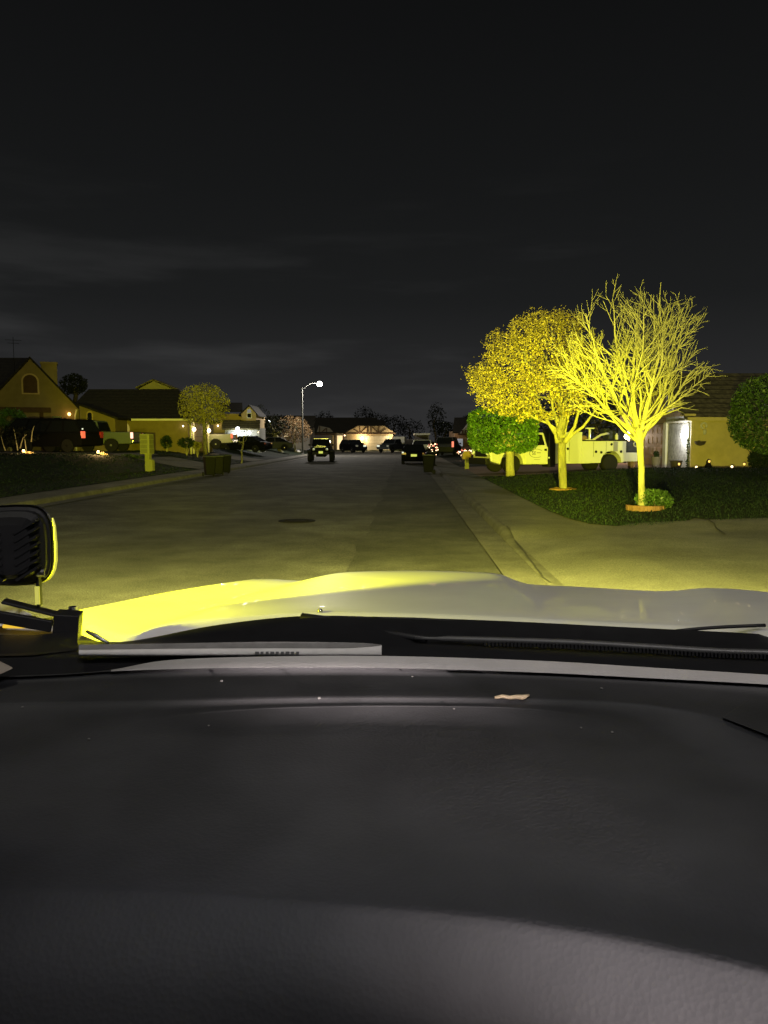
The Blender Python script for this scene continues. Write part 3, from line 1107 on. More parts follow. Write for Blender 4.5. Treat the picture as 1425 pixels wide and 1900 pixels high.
mg.node_tree.nodes.clear()
tr_ = mg.node_tree.nodes.new('ShaderNodeBsdfTransparent'); ou = mg.node_tree.nodes.new('ShaderNodeOutputMaterial')
mg.node_tree.links.new(tr_.outputs[0], ou.inputs[0])
rows = []
for k in range(5):
    rows.append([rc + rt * (a_ * (0.80 - 0.06 * k / 4)) + fw * (1.36 - 0.92 * k / 4 - 0.10 * a_ * a_) + Vector((0, 0, 1.37 + 0.67 * k / 4)) for a_ in (-1, -0.6, -0.2, 0.2, 0.6, 1)])
g = MB(); g.grid(rows); g.build('windshield', mg, ego, world=True)
g = MB()
g.add([at_Y(-120, 1215, 1.02), at_Y(-6, 1224, 1.02), at_Y(27, 1240, 1.01), at_Y(-6, 1254, 0.99), at_Y(-120, 1300, 0.96)] + [at_Y(-120, 1215, 1.06), at_Y(-6, 1224, 1.06), at_Y(27, 1240, 1.03), at_Y(-6, 1254, 1.03), at_Y(-120, 1300, 1.0)],
      [(0, 1, 2, 3, 4), (9, 8, 7, 6, 5)] + [(i, (i + 1) % 5, 5 + (i + 1) % 5, 5 + i) for i in range(5)])
g.build('pillar_trim', M['beige_trim'], ego, world=True, bevel=0.004)
g = MB()
for a_ in (0.62, -0.55):
    c_ = rc + rt * a_ + fw * (-0.62)
    for (w_, h0, h1, th) in ((0.62, 0.70, 1.418, 0.16),):
        rows_ = []
        T_ = Matrix.Translation(c_) @ Matrix.Rotation(-PSI, 4, 'Z')
        if a_ > 0:
            g = MB(T_); g.box((0.05, 0, (h0 + h1) / 2), (0.86, th, h1 - h0)); g.build('unseen_seat', M['black_plastic'], ego, world=True, bevel=0.04)  # seat-shaped block added out of view to shade the lower dash face
        else:
            g = MB(T_); g.box((0, 0, (h0 + 1.35) / 2), (0.56, th, 1.35 - h0)); g.build('unseen_seat', M['black_plastic'], ego, world=True, bevel=0.04)
# folded white paper strip lying at the base of the glass
st = thing('paper_strip', 'long narrow white folded paper strip lying at the base of the windshield', 'paper', at_Y(430, 1210, 1.185))
tp = [(146, 1206), (300, 1204), (500, 1203), (640, 1203), (690, 1200), (706, 1198)]
bt = [(146, 1212), (300, 1213), (500, 1213), (640, 1213), (690, 1214), (708, 1215)]
bk = [(150, 1196), (300, 1194), (500, 1191), (640, 1192), (690, 1194), (704, 1197)]
xx = [146 + i * 14.05 for i in range(41)]
rows = [[at_Y(x, cat(bk, x), 1.215) for x in xx], [at_Y(x, cat(tp, x) - 1.5, 1.205) for x in xx], [at_Y(x, cat(tp, x), 1.198) for x in xx], [at_Y(x, cat(bt, x), 1.188) for x in xx], [at_Y(x, cat(bt, x) + 4, 1.196) for x in xx]]
g = MB(); g.grid(rows[2:]); g.build('sheet', M['paper'], st, smooth=True, world=True)
g = MB(); g.grid(rows[:3]); g.build('fold', M['paper_grey'], st, smooth=True, world=True)
g = MB()
for i in range(9):
    x = 477 + i * 9.4
    p = at_Y(x, 1211.5, 1.186)
    g.box(p, (0.0045 if i % 3 else 0.006, 0.002, 0.004))
g.build('printing', M['ink'], st, world=True)

# ------------------------------------------------------------------ auxiliary lamps on the hood corners
YEL = (0.985, 0.985, 0.003)
YEL2 = (1.0, 0.96, 0.13)


def aux_lamp(centre, aim_dir, side):
    """pod lamp: housing with cooling fins behind, bezel in front, L bracket down to the hood edge"""
    d = aim_dir.normalized()
    yaw = math.atan2(-d.x, d.y)
    T = Matrix.Translation(centre) @ Matrix.Rotation(yaw, 4, 'Z')
    Wd, Hd = 0.062, 0.075     # half sizes of the face

    NP = 28

    def octo(w_, h_, y, c=0.45):
        out = []
        for k in range(NP):
            a = 2 * math.pi * k / NP - math.pi / 2
            ca, sa = math.cos(a), math.sin(a)
            out.append(Vector((w_ * math.copysign(abs(ca) ** 0.55, ca), y, h_ * math.copysign(abs(sa) ** 0.55, sa))))
        return out

    def ring(g, sets):
        vs = [p for s_ in sets for p in s_]
        fs = []
        for i in range(len(sets) - 1):
            for k in range(NP):
                fs.append((i * NP + k, i * NP + (k + 1) % NP, (i + 1) * NP + (k + 1) % NP, (i + 1) * NP + k))
        g.add(vs, fs)
    g = MB(T)
    ring(g, [octo(Wd, Hd, 0.020), octo(Wd, Hd, 0.006), octo(Wd * 0.92, Hd * 0.92, 0.004), octo(Wd * 0.92, Hd * 0.92, -0.014), octo(Wd * 0.72, Hd * 0.78, -0.024), octo(Wd * 0.6, Hd * 0.62, -0.05)])
    g.poly(octo(Wd * 0.6, Hd * 0.62, -0.05))
    hs = g.build('auxiliary_lamp', M['black_plastic'], ego, world=True, bevel=0.0015)
    g = MB(T)
    ring(g, [octo(Wd * 1.04, Hd * 1.04, 0.012), octo(Wd * 1.04, Hd * 1.04, 0.028), octo(Wd * 0.90, Hd * 0.90, 0.030), octo(Wd * 0.90, Hd * 0.90, 0.012)])
    g.build('bezel', M['black_plastic'], hs, world=True)
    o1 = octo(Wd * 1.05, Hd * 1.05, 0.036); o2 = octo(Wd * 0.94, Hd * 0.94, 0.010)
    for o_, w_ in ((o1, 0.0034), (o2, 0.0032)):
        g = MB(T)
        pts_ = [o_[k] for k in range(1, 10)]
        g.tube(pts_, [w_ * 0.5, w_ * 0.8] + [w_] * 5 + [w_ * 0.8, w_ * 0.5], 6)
        g.build('edge_gleam', M['painted_gleam'], hs, smooth=True, world=True)  # glowing strips drawn where lamp light catches the pod's edge
    g = MB(T)
    for k in range(7):
        z = -0.045 + k * 0.0145
        g.box((0.030 - 0.0 * k, -0.036, z), (0.045, 0.034, 0.0045), (0, R(-32), 0))
        g.box((-0.030, -0.036, z), (0.045, 0.034, 0.0045), (0, R(32), 0))
    g.build('fins', M['black_plastic'], hs, world=True)
    g = MB(T)
    g.poly(octo(Wd * 0.86, Hd * 0.86, 0.018))
    g.build('lens', M['lamp_yellow'], hs, world=True)
    g = MB(T)
    # side arm of the bracket, foot bar and the plate bolted to the hood edge
    g.box((0.040, -0.004, -0.074), (0.006, 0.026, 0.085))
    g.box((0.03, -0.012, -0.118), (0.11, 0.030, 0.006), (0, R(18), 0))
    g.box((0.094, -0.030, -0.150), (0.045, 0.050, 0.05), (0, R(6), 0))
    g.box((0.02, -0.045, -0.135), (0.10, 0.012, 0.022), (0, R(14), 0))
    g.build('bracket', M['black_plastic'], hs, world=True, bevel=0.002)
    g = MB(T); g.box((0.040, -0.020, -0.092), (0.008, 0.004, 0.034)); g.build('bracket_gleam', M['painted_gleam'], hs, world=True)  # glowing sliver painted where light catches the bracket
    g = MB(T)
    g.cyl((0.040, -0.012, -0.050), (0.053, -0.012, -0.050), 0.009, n=10)
    g.build('bolt', M['chrome'], hs, world=True)
    g = MB(T)
    g.cyl((0.098, 0.002, -0.128), (0.098, 0.002, -0.121), 0.008, n=10)
    g.build('bolt', M['chrome'], hs, world=True)
    return hs, T


Lc = at_Y(28, 1014, 1.44)
left_dir = Vector((-0.10, 1, 0.0))
hsL, TL = aux_lamp(Lc, Vector((-0.22, 1, 0)), -1)
Rc = Lc + rt * 1.62
hsR, TR = aux_lamp(Rc, Vector((0.34, 1, 0)), 1)
# glowing strip painted in for the auxiliary lamp's amber highlight on the fender
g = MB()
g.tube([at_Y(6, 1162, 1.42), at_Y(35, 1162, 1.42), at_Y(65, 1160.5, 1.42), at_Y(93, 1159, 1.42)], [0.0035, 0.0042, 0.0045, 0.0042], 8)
mk = g.build('fender_gleam', M['amber_gleam'], ego, smooth=True, world=True)
g = MB()
g.add([at_Y(-160, 1110, 1.50), at_Y(20, 1120, 1.50), at_Y(100, 1160, 1.46), at_Y(102, 1178, 1.44), at_Y(-160, 1182, 1.42)], [(0, 1, 2, 3, 4)])
g.build('fender_corner', M['hood_paint'], ego, world=True)
g = MB()
g.add([at_Y(-160, 1176, 1.40), at_Y(60, 1178, 1.40), at_Y(140, 1172, 1.40), at_Y(146, 1206, 1.30), at_Y(60, 1216, 1.24), at_Y(-160, 1222, 1.22)], [(0, 1, 2, 3, 4, 5)])
g.build('cowl_corner', M['black_plastic'], ego, world=True)

# the light they give
fL = TL @ Vector((0, 0.055, 0)); fR = TR @ Vector((0, 0.055, 0))
aimR = at_Y(1026, 788, 25); aimL = at_Y(335, 745, 50)
light('beam', 'SPOT', fR, 50000, YEL, hsR, 0.03, aimR, R(19), 1.0)
light('beam', 'SPOT', fL, 42000, YEL, hsL, 0.03, aimL, R(21), 1.0)
sL = TL @ Vector((0.0, 0.05, 0.0))
light('spill', 'SPOT', sL, 38, YEL, hsL, 0.03, sL + fw + rt * 0.45 + Vector((0, 0, -0.25)), R(134), 0.15)
light('spill', 'SPOT', sL, 650, YEL, hsL, 0.03, at_Y(520, 1064, 2.7), R(30), 1.0)
light('spill', 'SPOT', sL, 820, YEL, hsL, 0.03, at_Y(800, 1070, 2.75), R(32), 1.0)

# headlamps under the front edge of the hood: each with a lip that cuts the beam
nose = Vector((0.10, 0, 0)) + fw * 3.25
for sd in (-0.72, 0.72):
    c = nose + rt * sd + Vector((0, 0, 0.80))
    g = MB(Matrix.Translation(c) @ Matrix.Rotation(-PSI, 4, 'Z'))
    g.box((0, -0.09, 0), (0.30, 0.10, 0.18))
    g.box((0, 0.12, 0.107), (0.60, 0.08, 0.10))
    hl = g.build('headlamp', M['black_plastic'], ego, world=True)
    # beam limited by the lip: it meets the ground about eleven metres ahead
    lp_ = c + Vector((0, 0, 0.057 + 0.0695 * 0.18)) - fw * 0.02
    light('low_beam', 'SPOT', lp_, 11000, (1.0, 0.97, 0.24), hl, 0.004, lp_ + fw * 6 + Vector((0, 0, -2.2)), R(120), 0.5)
    g = MB(Matrix.Translation(c + Vector((0, 0, 0.24))) @ Matrix.Rotation(-PSI, 4, 'Z')); g.lathe([(0.05, -0.05), (0.08, 0.0), (0.08, 0.02), (0.001, 0.02)], 14, (0, 0, 0), Matrix.Rotation(-math.pi / 2, 4, 'X'))
    dl = g.build('flood_helper', M['black_plastic'], ego, world=True)  # unseen lamp body, added at the nose so its flood misses the hood
    q = c + Vector((0, 0, 0.24)) + fw * 0.06
    light('flood', 'SPOT', q, 12000 if sd > 0 else 13000, YEL2, dl, 0.03, q + Vector((0.48 if sd > 0 else -0.28, 1, 0.0)), R(105), 0.8)

# ------------------------------------------------------------------ street lamps
def street_lamp(loc, h, arm, rz, label, power, lit=True):
    t = thing('street_lamp', label, 'street lamp', loc, rz, 'street lamps on tall steel poles')
    g = MB(); g.tube([(0, 0, 0), (0, 0, h * 0.5), (0, 0, h)], [0.10, 0.085, 0.065], 14); g.lathe([(0.2, 0), (0.2, 0.06), (0.13, 0.12), (0.1, 0.3)], 16)
    g.build('pole', M['steel_pole'], t, smooth=False)
    g = MB()
    pts = [(arm * k / 8, 0, h - 0.25 + 0.75 * math.sin(math.pi / 2 * min(1, k / 7))) for k in range(9)]
    g.tube(pts, 0.035, 8); a = g.build('arm', M['steel_pole'], t, smooth=True)
    g = MB(); g.ball((arm + 0.30, 0, h + 0.50), (0.38, 0.17, 0.10), 14, 8); hd = g.build('lamp_head', M['steel_pole'], t, smooth=True)
    g = MB(); g.ball((arm + 0.34, 0, h + 0.40), (0.31, 0.29, 0.27), 14, 8); g.build('globe', M['bulb_street'], hd, smooth=True)
    wm = Matrix.Translation(loc) @ Matrix.Rotation(rz, 4, 'Z')
    o = light('lamp_light', 'POINT', wm @ Vector((arm + 0.34, 0, h - 0.15)), power, (1.0, 0.93, 0.84), hd, 0.15)
    return t


p = on_ground(561, 843)
street_lamp((curb_l(84) - 1.35, 84, 0.15), 7.25, 1.55, R(4), 'tall grey street lamp with curved arm and lit head beside the pavement', 5000)
# ------------------------------------------------------------------ vehicles (local frame: +x forward, z up)
def wheel(t, x, y, r, wdt, rimm=None, lugs=False):
    sgn = 1 if y > 0 else -1
    Rm = Matrix.Rotation(math.pi / 2, 4, 'X')
    g = MB()
    h = wdt / 2
    g.lathe([(r * 0.62, -h), (r * 0.9, -h), (r, -h * 0.6), (r, h * 0.6), (r * 0.9, h), (r * 0.62, h)], 24, (x, y, r), Rm)
    wv = g.build('wheel', M['rubber'], t)
    g = MB()
    g.lathe([(r * 0.63, -h * 0.75), (r * 0.63, h * 0.75)], 20, (x, y, r), Rm)
    yo = y + sgn * h * 0.80
    for k in range(5):
        a = k * 2 * math.pi / 5 + 0.3
        g.box((x + math.cos(a) * r * 0.33, yo, r + math.sin(a) * r * 0.33), (r * 0.56, 0.03, r * 0.17), (0, -a, 0))
    g.cyl((x, yo - 0.03, r), (x, yo + 0.03, r), r * 0.16, n=12)
    g.build('rim', rimm or M['rim'], wv)
    return wv


def arch_profile(top, x0, x1, zb, wheels, r):
    """closed side outline: 'top' goes front-bottom -> rear-bottom over the top; the bottom has round arches"""
    pts = list(top)
    for wx in sorted(wheels):
        n = 8
        half = math.sqrt(max(0.01, r * r - max(0, zb - r * 0.85) ** 2))
        for k in range(n + 1):
            a = math.pi - math.pi * k / n
            pts.append((wx + half * math.cos(a), zb + (r * 1.78 - zb) * math.sin(a)))
    return pts


def vehicle(name, label, catg, loc, rz, L_, W_, zb, top, cab, wh, r, paint, glass=None, group=None, lights=(), plate=None, cab_in=0.14, tw=0.22, splits=1, rimm=None, bumper=None, mirrors=True, roofm=None):
    t = thing(name, label, catg, loc, rz, group)
    pr = arch_profile(top, 0, L_, zb, wh, r * 1.12)
    g = MB(); g.prism(pr, -W_ / 2, W_ / 2); bd = g.build('body', paint, t, bevel=0.045)
    g = MB(); g.box((sum(wh) / 2, 0, zb + 0.12), (max(wh) - min(wh) + 2 * r, W_ * 0.72, 0.30)); g.build('chassis', M['rubber'], t)
    zlo, zhi = min(p[1] for p in cab), max(p[1] for p in cab)
    hw = lambda z: W_ / 2 - 0.03 - cab_in * (z - zlo) / (zhi - zlo)
    g = MB(); vs = [(p[0], -hw(p[1]), p[1]) for p in cab] + [(p[0], hw(p[1]), p[1]) for p in cab]
    n = len(cab)
    g.add(vs, [tuple(range(n)), tuple(range(2 * n - 1, n - 1, -1))] + [(i, n + i, n + (i + 1) % n, (i + 1) % n) for i in range(n)])
    cb = g.build('cabin', roofm or paint, t, bevel=0.04)
    # side windows, a little proud of the cabin side; cab = A front-bottom, B front-top, C rear-top, D rear-bottom
    A, B, C_, D = [Vector((p[0], 0, p[1])) for p in (cab[0], cab[1], cab[-2], cab[-1])]
    gm = glass or M['glass_dark']
    for sgn in (-1, 1):
        for k in range(splits):
            f0, f1 = k / splits, (k + 1) / splits
            lo0, lo1 = A.lerp(D, f0), A.lerp(D, f1)
            hi0, hi1 = B.lerp(C_, f0), B.lerp(C_, f1)
            cen = (lo0 + lo1 + hi0 + hi1) / 4
            q = []
            for p in (lo0, hi0, hi1, lo1):
                v = p - cen
                p2 = cen + Vector((v.x * (1 - 0.07 / max(0.07, abs(v.x))) if abs(v.x) > 0.1 else v.x * 0.6, 0, v.z * 0.80))
                q.append(p2)
            g = MB()
            g.add([(p.x, sgn * (hw(p.z) + 0.006), p.z) for p in q] + [(p.x, sgn * (hw(p.z) - 0.02), p.z) for p in q], [(0, 1, 2, 3), (7, 6, 5, 4), (0, 4, 5, 1), (1, 5, 6, 2), (2, 6, 7, 3), (3, 7, 4, 0)])
            g.build('window', gm, cb)
    for (P, Q, s_, nm) in ((A, B, 1, 'windscreen'), (D, C_, -1, 'rear_window')):
        d = (Q - P)
        nrm = Vector((d.z, 0, -d.x)).normalized() * s_ * (1 if s_ > 0 else 1)
        nrm = Vector((abs(nrm.x) * s_, 0, abs(nrm.z)))
        a, c = P + d * 0.12, P + d * 0.90
        vs = []
        for off in (0.006, -0.02):
            for (p, k) in ((a, -1), (a, 1), (c, 1), (c, -1)):
                vs.append((p.x + nrm.x * off, k * (hw(p.z) - 0.09), p.z + nrm.z * off))
        g = MB(); g.add(vs, [(0, 1, 2, 3), (7, 6, 5, 4), (0, 4, 5, 1), (1, 5, 6, 2), (2, 6, 7, 3), (3, 7, 4, 0)])
        g.build(nm, gm, cb)
    for x in wh:
        for s_ in (-1, 1):
            wheel(t, x, s_ * (W_ / 2 - tw * 0.52), r, tw, rimm)
    for (nm, c, s, mm) in lights:
        g = MB(); g.box(c, s); g.build(nm, M[mm] if isinstance(mm, str) else mm, t, bevel=min(s) * 0.2)
    if plate:
        g = MB(); g.box(plate[0], (0.02, plate[2] if len(plate) > 2 else 0.32, 0.16)); g.build('number_plate', M[plate[1]], t)
    if bumper:
        for bx, bz, mm in bumper:
            g = MB(); g.box((bx, 0, bz), (0.16, W_ * 0.96, 0.17)); g.build('bumper', M[mm], t, bevel=0.03)
    if mirrors:
        for s_ in (-1, 1):
            g = MB(); g.box((A.x - 0.28, s_ * (W_ / 2 + 0.10), zlo + 0.10), (0.09, 0.20, 0.15)); g.build('mirror', M['black_plastic'], cb, bevel=0.02)
    return t


def pair(nm, x, y, z, s, m):
    return [(nm, (x, -y, z), s, m), (nm, (x, y, z), s, m)]


def facing(dx, dy):
    return math.atan2(dy, dx)


# the jeep-like off-roader parked on the far kerb, nose towards us
def offroader():
    Y = 62.5
    x = (597 - CX) / F * Y
    t = thing('off_road_vehicle', 'black boxy off road vehicle with wide tyres and a bright yellow plate parked facing us', 'vehicle', (x, Y, 0), facing(0.03, -1))
    W_ = 1.55
    g = MB(); g.prism([(2.0, 0.62), (2.0, 1.16), (0.75, 1.24), (-2.0, 1.24), (-2.0, 0.6)], -W_ / 2, W_ / 2); g.build('body', M['black_paint'], t, bevel=0.05)
    g = MB(); vs = []
    for (xx, z, h_) in ((0.72, 1.24, 0.74), (0.42, 1.80, 0.66), (-1.95, 1.80, 0.66), (-2.0, 1.24, 0.74)):
        vs += [(xx, -h_, z), (xx, h_, z)]
    g.add(vs, [(0, 1, 3, 2), (2, 3, 5, 4), (4, 5, 7, 6), (0, 2, 4, 6), (1, 7, 5, 3), (0, 6, 7, 1)])
    cb = g.build('cabin', M['black_paint'], t, bevel=0.03)
    g = MB(); g.add([(0.735, -0.66, 1.30), (0.735, 0.66, 1.30), (0.475, 0.60, 1.74), (0.475, -0.60, 1.74)], [(0, 1, 2, 3)]); g.build('windscreen', M['glass_dark'], cb)
    for s_ in (-1, 1):
        g = MB(); g.add([(0.40, s_ * 0.735, 1.32), (0.25, s_ * 0.69, 1.72), (-0.7, s_ * 0.69, 1.72), (-0.7, s_ * 0.735, 1.32)], [(0, 1, 2, 3)]); g.build('window', M['glass_dark'], cb)
        g = MB(); g.prism([(2.02, 0.86), (1.75, 1.02), (1.0, 1.02), (0.72, 0.78), (0.72, 0.72), (1.0, 0.95), (1.75, 0.95), (2.02, 0.80)], s_ * W_ / 2, s_ * (W_ / 2 + 0.26)); g.build('fender', M['black_plastic'], t)
        g = MB(); g.lathe([(0.001, 0), (0.115, 0.0), (0.115, 0.03), (0.09, 0.05), (0.001, 0.06)], 18, (2.0, s_ * 0.52, 1.0), Matrix.Rotation(math.pi / 2, 4, 'Y')); g.build('headlight', M['lamp_lens'], t, smooth=True)
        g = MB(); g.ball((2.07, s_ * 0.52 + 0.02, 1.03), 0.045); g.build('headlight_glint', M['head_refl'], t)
        for x_ in (1.35, -1.35):
            wheel(t, x_, s_ * 0.86, 0.45, 0.33)
    for k in range(7):
        g = MB(); g.box((2.005, (k - 3) * 0.095, 1.0), (0.02, 0.045, 0.22)); g.build('grille_slot', M['rubber'], t)
    g = MB(); g.box((2.16, 0, 0.68), (0.22, 1.25, 0.20)); bp_ = g.build('bumper', M['black_plastic'], t, bevel=0.03)
    g = MB(); g.cyl((2.10, -0.25, 0.83), (2.10, 0.25, 0.83), 0.07); g.build('winch', M['iron'], bp_)
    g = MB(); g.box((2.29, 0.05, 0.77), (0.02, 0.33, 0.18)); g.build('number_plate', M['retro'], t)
    g = MB(); g.box((0.44, 0, 1.84), (0.10, 1.25, 0.055)); g.build('light_bar', M['chrome'], cb, bevel=0.015)
    g = MB(); g.box((0.86, 0, 1.285), (0.06, 0.75, 0.03)); g.build('wiper_cover', M['chrome'], t, bevel=0.01)
    g = MB(); g.box((1.90, 0.0, 1.19), (0.10, 0.9, 0.02)); g.build('hood_edge', M['chrome'], t)
    g = MB(); g.box((0, 0, 0.5), (3.4, 0.7, 0.2)); g.build('chassis', M['iron'], t)
    for s_ in (-1, 1):
        g = MB(); g.box((0.62, s_ * 0.93, 1.34), (0.08, 0.18, 0.15)); g.build('mirror', M['black_plastic'], cb, bevel=0.02)
    return t


offroader()

SEDAN_TOP = [(0.0, 0.30), (0.0, 0.62), (0.25, 0.74), (1.35, 0.90), (3.70, 0.94), (4.50, 0.88), (4.58, 0.55), (4.50, 0.30)]
SUV_TOP = [(0.0, 0.38), (0.0, 0.85), (0.2, 1.00), (1.3, 1.12), (4.75, 1.12), (4.88, 0.9), (4.85, 0.4)]


def flip(top, L_):
    """outline given from the front (x=0) backwards -> local x forward, origin at the middle"""
    return [(L_ / 2 - x, z) for x, z in top]


def sedan(label, loc, rz, paint, lights, plate=None, group=None, name='parked_car', h=1.42):
    L_ = 4.58
    return vehicle(name, label, 'car', loc, rz, L_, 1.80, 0.24, flip(SEDAN_TOP, L_), flip([(1.25, 0.88), (2.05, h), (3.25, h), (4.15, 0.92)], L_), (L_ / 2 - 0.9, L_ / 2 - 3.65), 0.33, paint, splits=2, lights=lights, plate=plate, group=group, cab_in=0.22)


def suv(label, loc, rz, paint, lights, plate=None, group=None, name='parked_suv', h=1.82, L_=4.88, W_=1.95, rimm=None):
    k = L_ / 4.88
    return vehicle(name, label, 'car', loc, rz, L_, W_, 0.34, flip([(x * k, z) for x, z in SUV_TOP], L_), flip([(1.15 * k, 1.10), (1.85 * k, h), (4.35 * k, h), (4.80 * k, 1.10)], L_), (L_ / 2 - 0.95 * k, L_ / 2 - 3.85 * k), 0.39, paint, splits=3, lights=lights, plate=plate, group=group, cab_in=0.18, rimm=rimm)


def pickup(label, loc, rz, paint, lights, plate=None, group=None, name='parked_pickup', L_=5.7, W_=1.98, rimm=None):
    k = L_ / 5.7
    top = flip([(0, 0.45), (0, 1.0), (0.15, 1.08), (1.5, 1.18), (5.65, 1.18), (5.7, 0.5)], 5.7)
    t = vehicle(name, label, 'pickup truck', loc, rz, L_, W_, 0.46, [(x * k, z) for x, z in top], [(x * k, z) for x, z in flip([(1.45, 1.16), (2.15, 1.85), (3.55, 1.85), (3.75, 1.16)], 5.7)], ((2.85 - 1.0) * k, (2.85 - 4.45) * k), 0.40, paint, splits=2, lights=lights, plate=plate, group=group, cab_in=0.15, bumper=[(2.85 * k, 0.62, 'chrome'), (-2.85 * k, 0.62, 'chrome')], rimm=rimm)
    return t


tl = lambda x, m='tail_off', y=0.82, z=0.95, s=(0.06, 0.16, 0.34): pair('taillight', x, y, z, s, m)
hl_ = lambda x, m='lamp_lens', y=0.68, z=0.72, s=(0.08, 0.34, 0.15): pair('headlight', x, y, z, s, m)

# dark car parked on our side with the glowing plate
Yc = 54.0
sedan('black car with a glowing yellow rear plate parked along the near curb', ((770 - CX) / F * Yc, Yc + 2.2, 0), facing(0.03, 1), M['black_paint'],
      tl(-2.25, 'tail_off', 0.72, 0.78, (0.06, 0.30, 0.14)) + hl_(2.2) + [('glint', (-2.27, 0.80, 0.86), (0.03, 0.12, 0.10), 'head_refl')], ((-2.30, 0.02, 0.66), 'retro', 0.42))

# left yard: two black vehicles and the pale pickup behind
pa = on_ground(70, 834); Ya = 45.0
za = gz((70 - CX) / F * Ya, Ya)
suv('large black SUV parked behind the bare shrubs before the gabled house', ((66 - CX) / F * Ya, Ya, za + 0.022), facing(-1, 0.10), M['black_paint'], tl(-2.4) + hl_(2.4), None, 'vehicles parked before the left houses', h=1.95, L_=5.0, rimm=M['iron'])
Yb_ = 44.2
xb = (186 - CX) / F * Yb_ - 2.35
suv('black SUV with one glowing red taillight between the larger SUV and pale pickup', (xb, Yb_, gz(xb, Yb_) + 0.022), facing(-1, 0.30), M['black_paint'],
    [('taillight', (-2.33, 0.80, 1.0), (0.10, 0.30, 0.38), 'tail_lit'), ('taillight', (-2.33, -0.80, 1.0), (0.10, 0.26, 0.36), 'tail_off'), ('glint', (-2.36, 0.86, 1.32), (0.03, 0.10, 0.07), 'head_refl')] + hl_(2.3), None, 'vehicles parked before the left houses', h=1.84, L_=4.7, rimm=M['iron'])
Yp = 47.0
xr = (258 - CX) / F * Yp
xp = xr - 2.85
pickup('pale green grey pickup with a white hot taillight parked before the long low house', (xp, Yp, gz(xp + 1, Yp) + 0.022), facing(-1, 0.04), M['grey_paint'],
       [('taillight', (-2.84, 0.88, 0.98), (0.10, 0.22, 0.36), 'tail_hot'), ('taillight', (-2.84, -0.88, 0.98), (0.10, 0.18, 0.34), 'tail_off')] + hl_(2.8, y=0.75, z=0.92), None, 'vehicles parked before the left houses')
# silver pickup in the second drive
Yq = 59.6
xq = (437 - CX) / F * Yq - 2.85
pickup('silver pickup with red tail lamp in the drive beside the lamp lit garage', (xq, Yq, gz(xq + 1, Yq) + 0.20), facing(-1, 0.02), M['silver_paint'],
       [('taillight', (-2.82, 0.88, 1.02), (0.14, 0.26, 0.36), 'tail_lit'), ('taillight', (-2.82, -0.88, 1.0), (0.10, 0.18, 0.34), 'tail_off')] + hl_(2.8, y=0.75, z=0.92), None)
Yk = 68.0
xk = (455 - CX) / F * Yk
sedan('low black car in front of the floodlit white garage', (xk, Yk, gz(xk, Yk)), facing(-1, 0.25), M['black_paint'], tl(-2.25, 'tail_off', 0.72, 0.78, (0.06, 0.30, 0.14)) + hl_(2.2))
Yk = 80.0
xk = (503 - CX) / F * Yk
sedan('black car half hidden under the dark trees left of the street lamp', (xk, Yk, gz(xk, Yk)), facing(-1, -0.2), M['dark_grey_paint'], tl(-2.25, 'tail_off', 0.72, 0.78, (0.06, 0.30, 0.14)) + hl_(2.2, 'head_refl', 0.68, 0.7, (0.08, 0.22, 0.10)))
# far end of the street
Yk = 106.0
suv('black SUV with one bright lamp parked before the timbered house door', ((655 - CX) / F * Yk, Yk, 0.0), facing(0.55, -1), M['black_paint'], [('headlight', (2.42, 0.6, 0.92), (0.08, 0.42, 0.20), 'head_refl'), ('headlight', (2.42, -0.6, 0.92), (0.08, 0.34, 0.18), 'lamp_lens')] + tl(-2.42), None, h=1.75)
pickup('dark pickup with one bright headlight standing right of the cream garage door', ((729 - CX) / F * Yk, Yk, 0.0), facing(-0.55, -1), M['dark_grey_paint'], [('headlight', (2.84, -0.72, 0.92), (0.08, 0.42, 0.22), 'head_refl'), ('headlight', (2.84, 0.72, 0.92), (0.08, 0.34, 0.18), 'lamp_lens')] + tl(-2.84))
t = thing('box_trailer', 'white box trailer standing behind the dark pickup at the far end', 'trailer', ((741 - CX) / F * 110, 110, 0), facing(0.1, 1))
g = MB(); g.box((0, 0, 1.35), (3.0, 1.7, 1.7)); g.build('body', M['trim_white'], t, bevel=0.04)
for s_ in (-1, 1):
    wheel(t, 0, s_ * 0.95, 0.33, 0.2)
g = MB(); g.box((2.0, 0, 0.5), (1.4, 0.1, 0.1)); g.build('tow_bar', M['iron'], t)
Yk = 72.0
suv('white SUV with dark rear window parked on the drive beyond the black car', ((786 - CX) / F * Yk, Yk + 1, gz(4, Yk, False)), facing(0.10, 1), M['white_truck'], tl(-2.42, 'tail_off', 0.85, 0.95), None, h=1.60)
Yk = 77.0
suv('dark SUV glowing red at its corner between the two light covered shrubs', ((831 - CX) / F * Yk, Yk, gz(6, Yk, False)), facing(0.25, 1), M['dark_grey_paint'], [('taillight', (-2.42, -0.85, 1.15), (0.08, 0.20, 0.55), 'bulb_red'), ('taillight', (-2.42, 0.85, 1.1), (0.08, 0.18, 0.4), 'tail_off'), ('glint', (-2.44, 0.95, 1.0), (0.04, 0.2, 0.25), 'head_refl')], None, h=1.85)


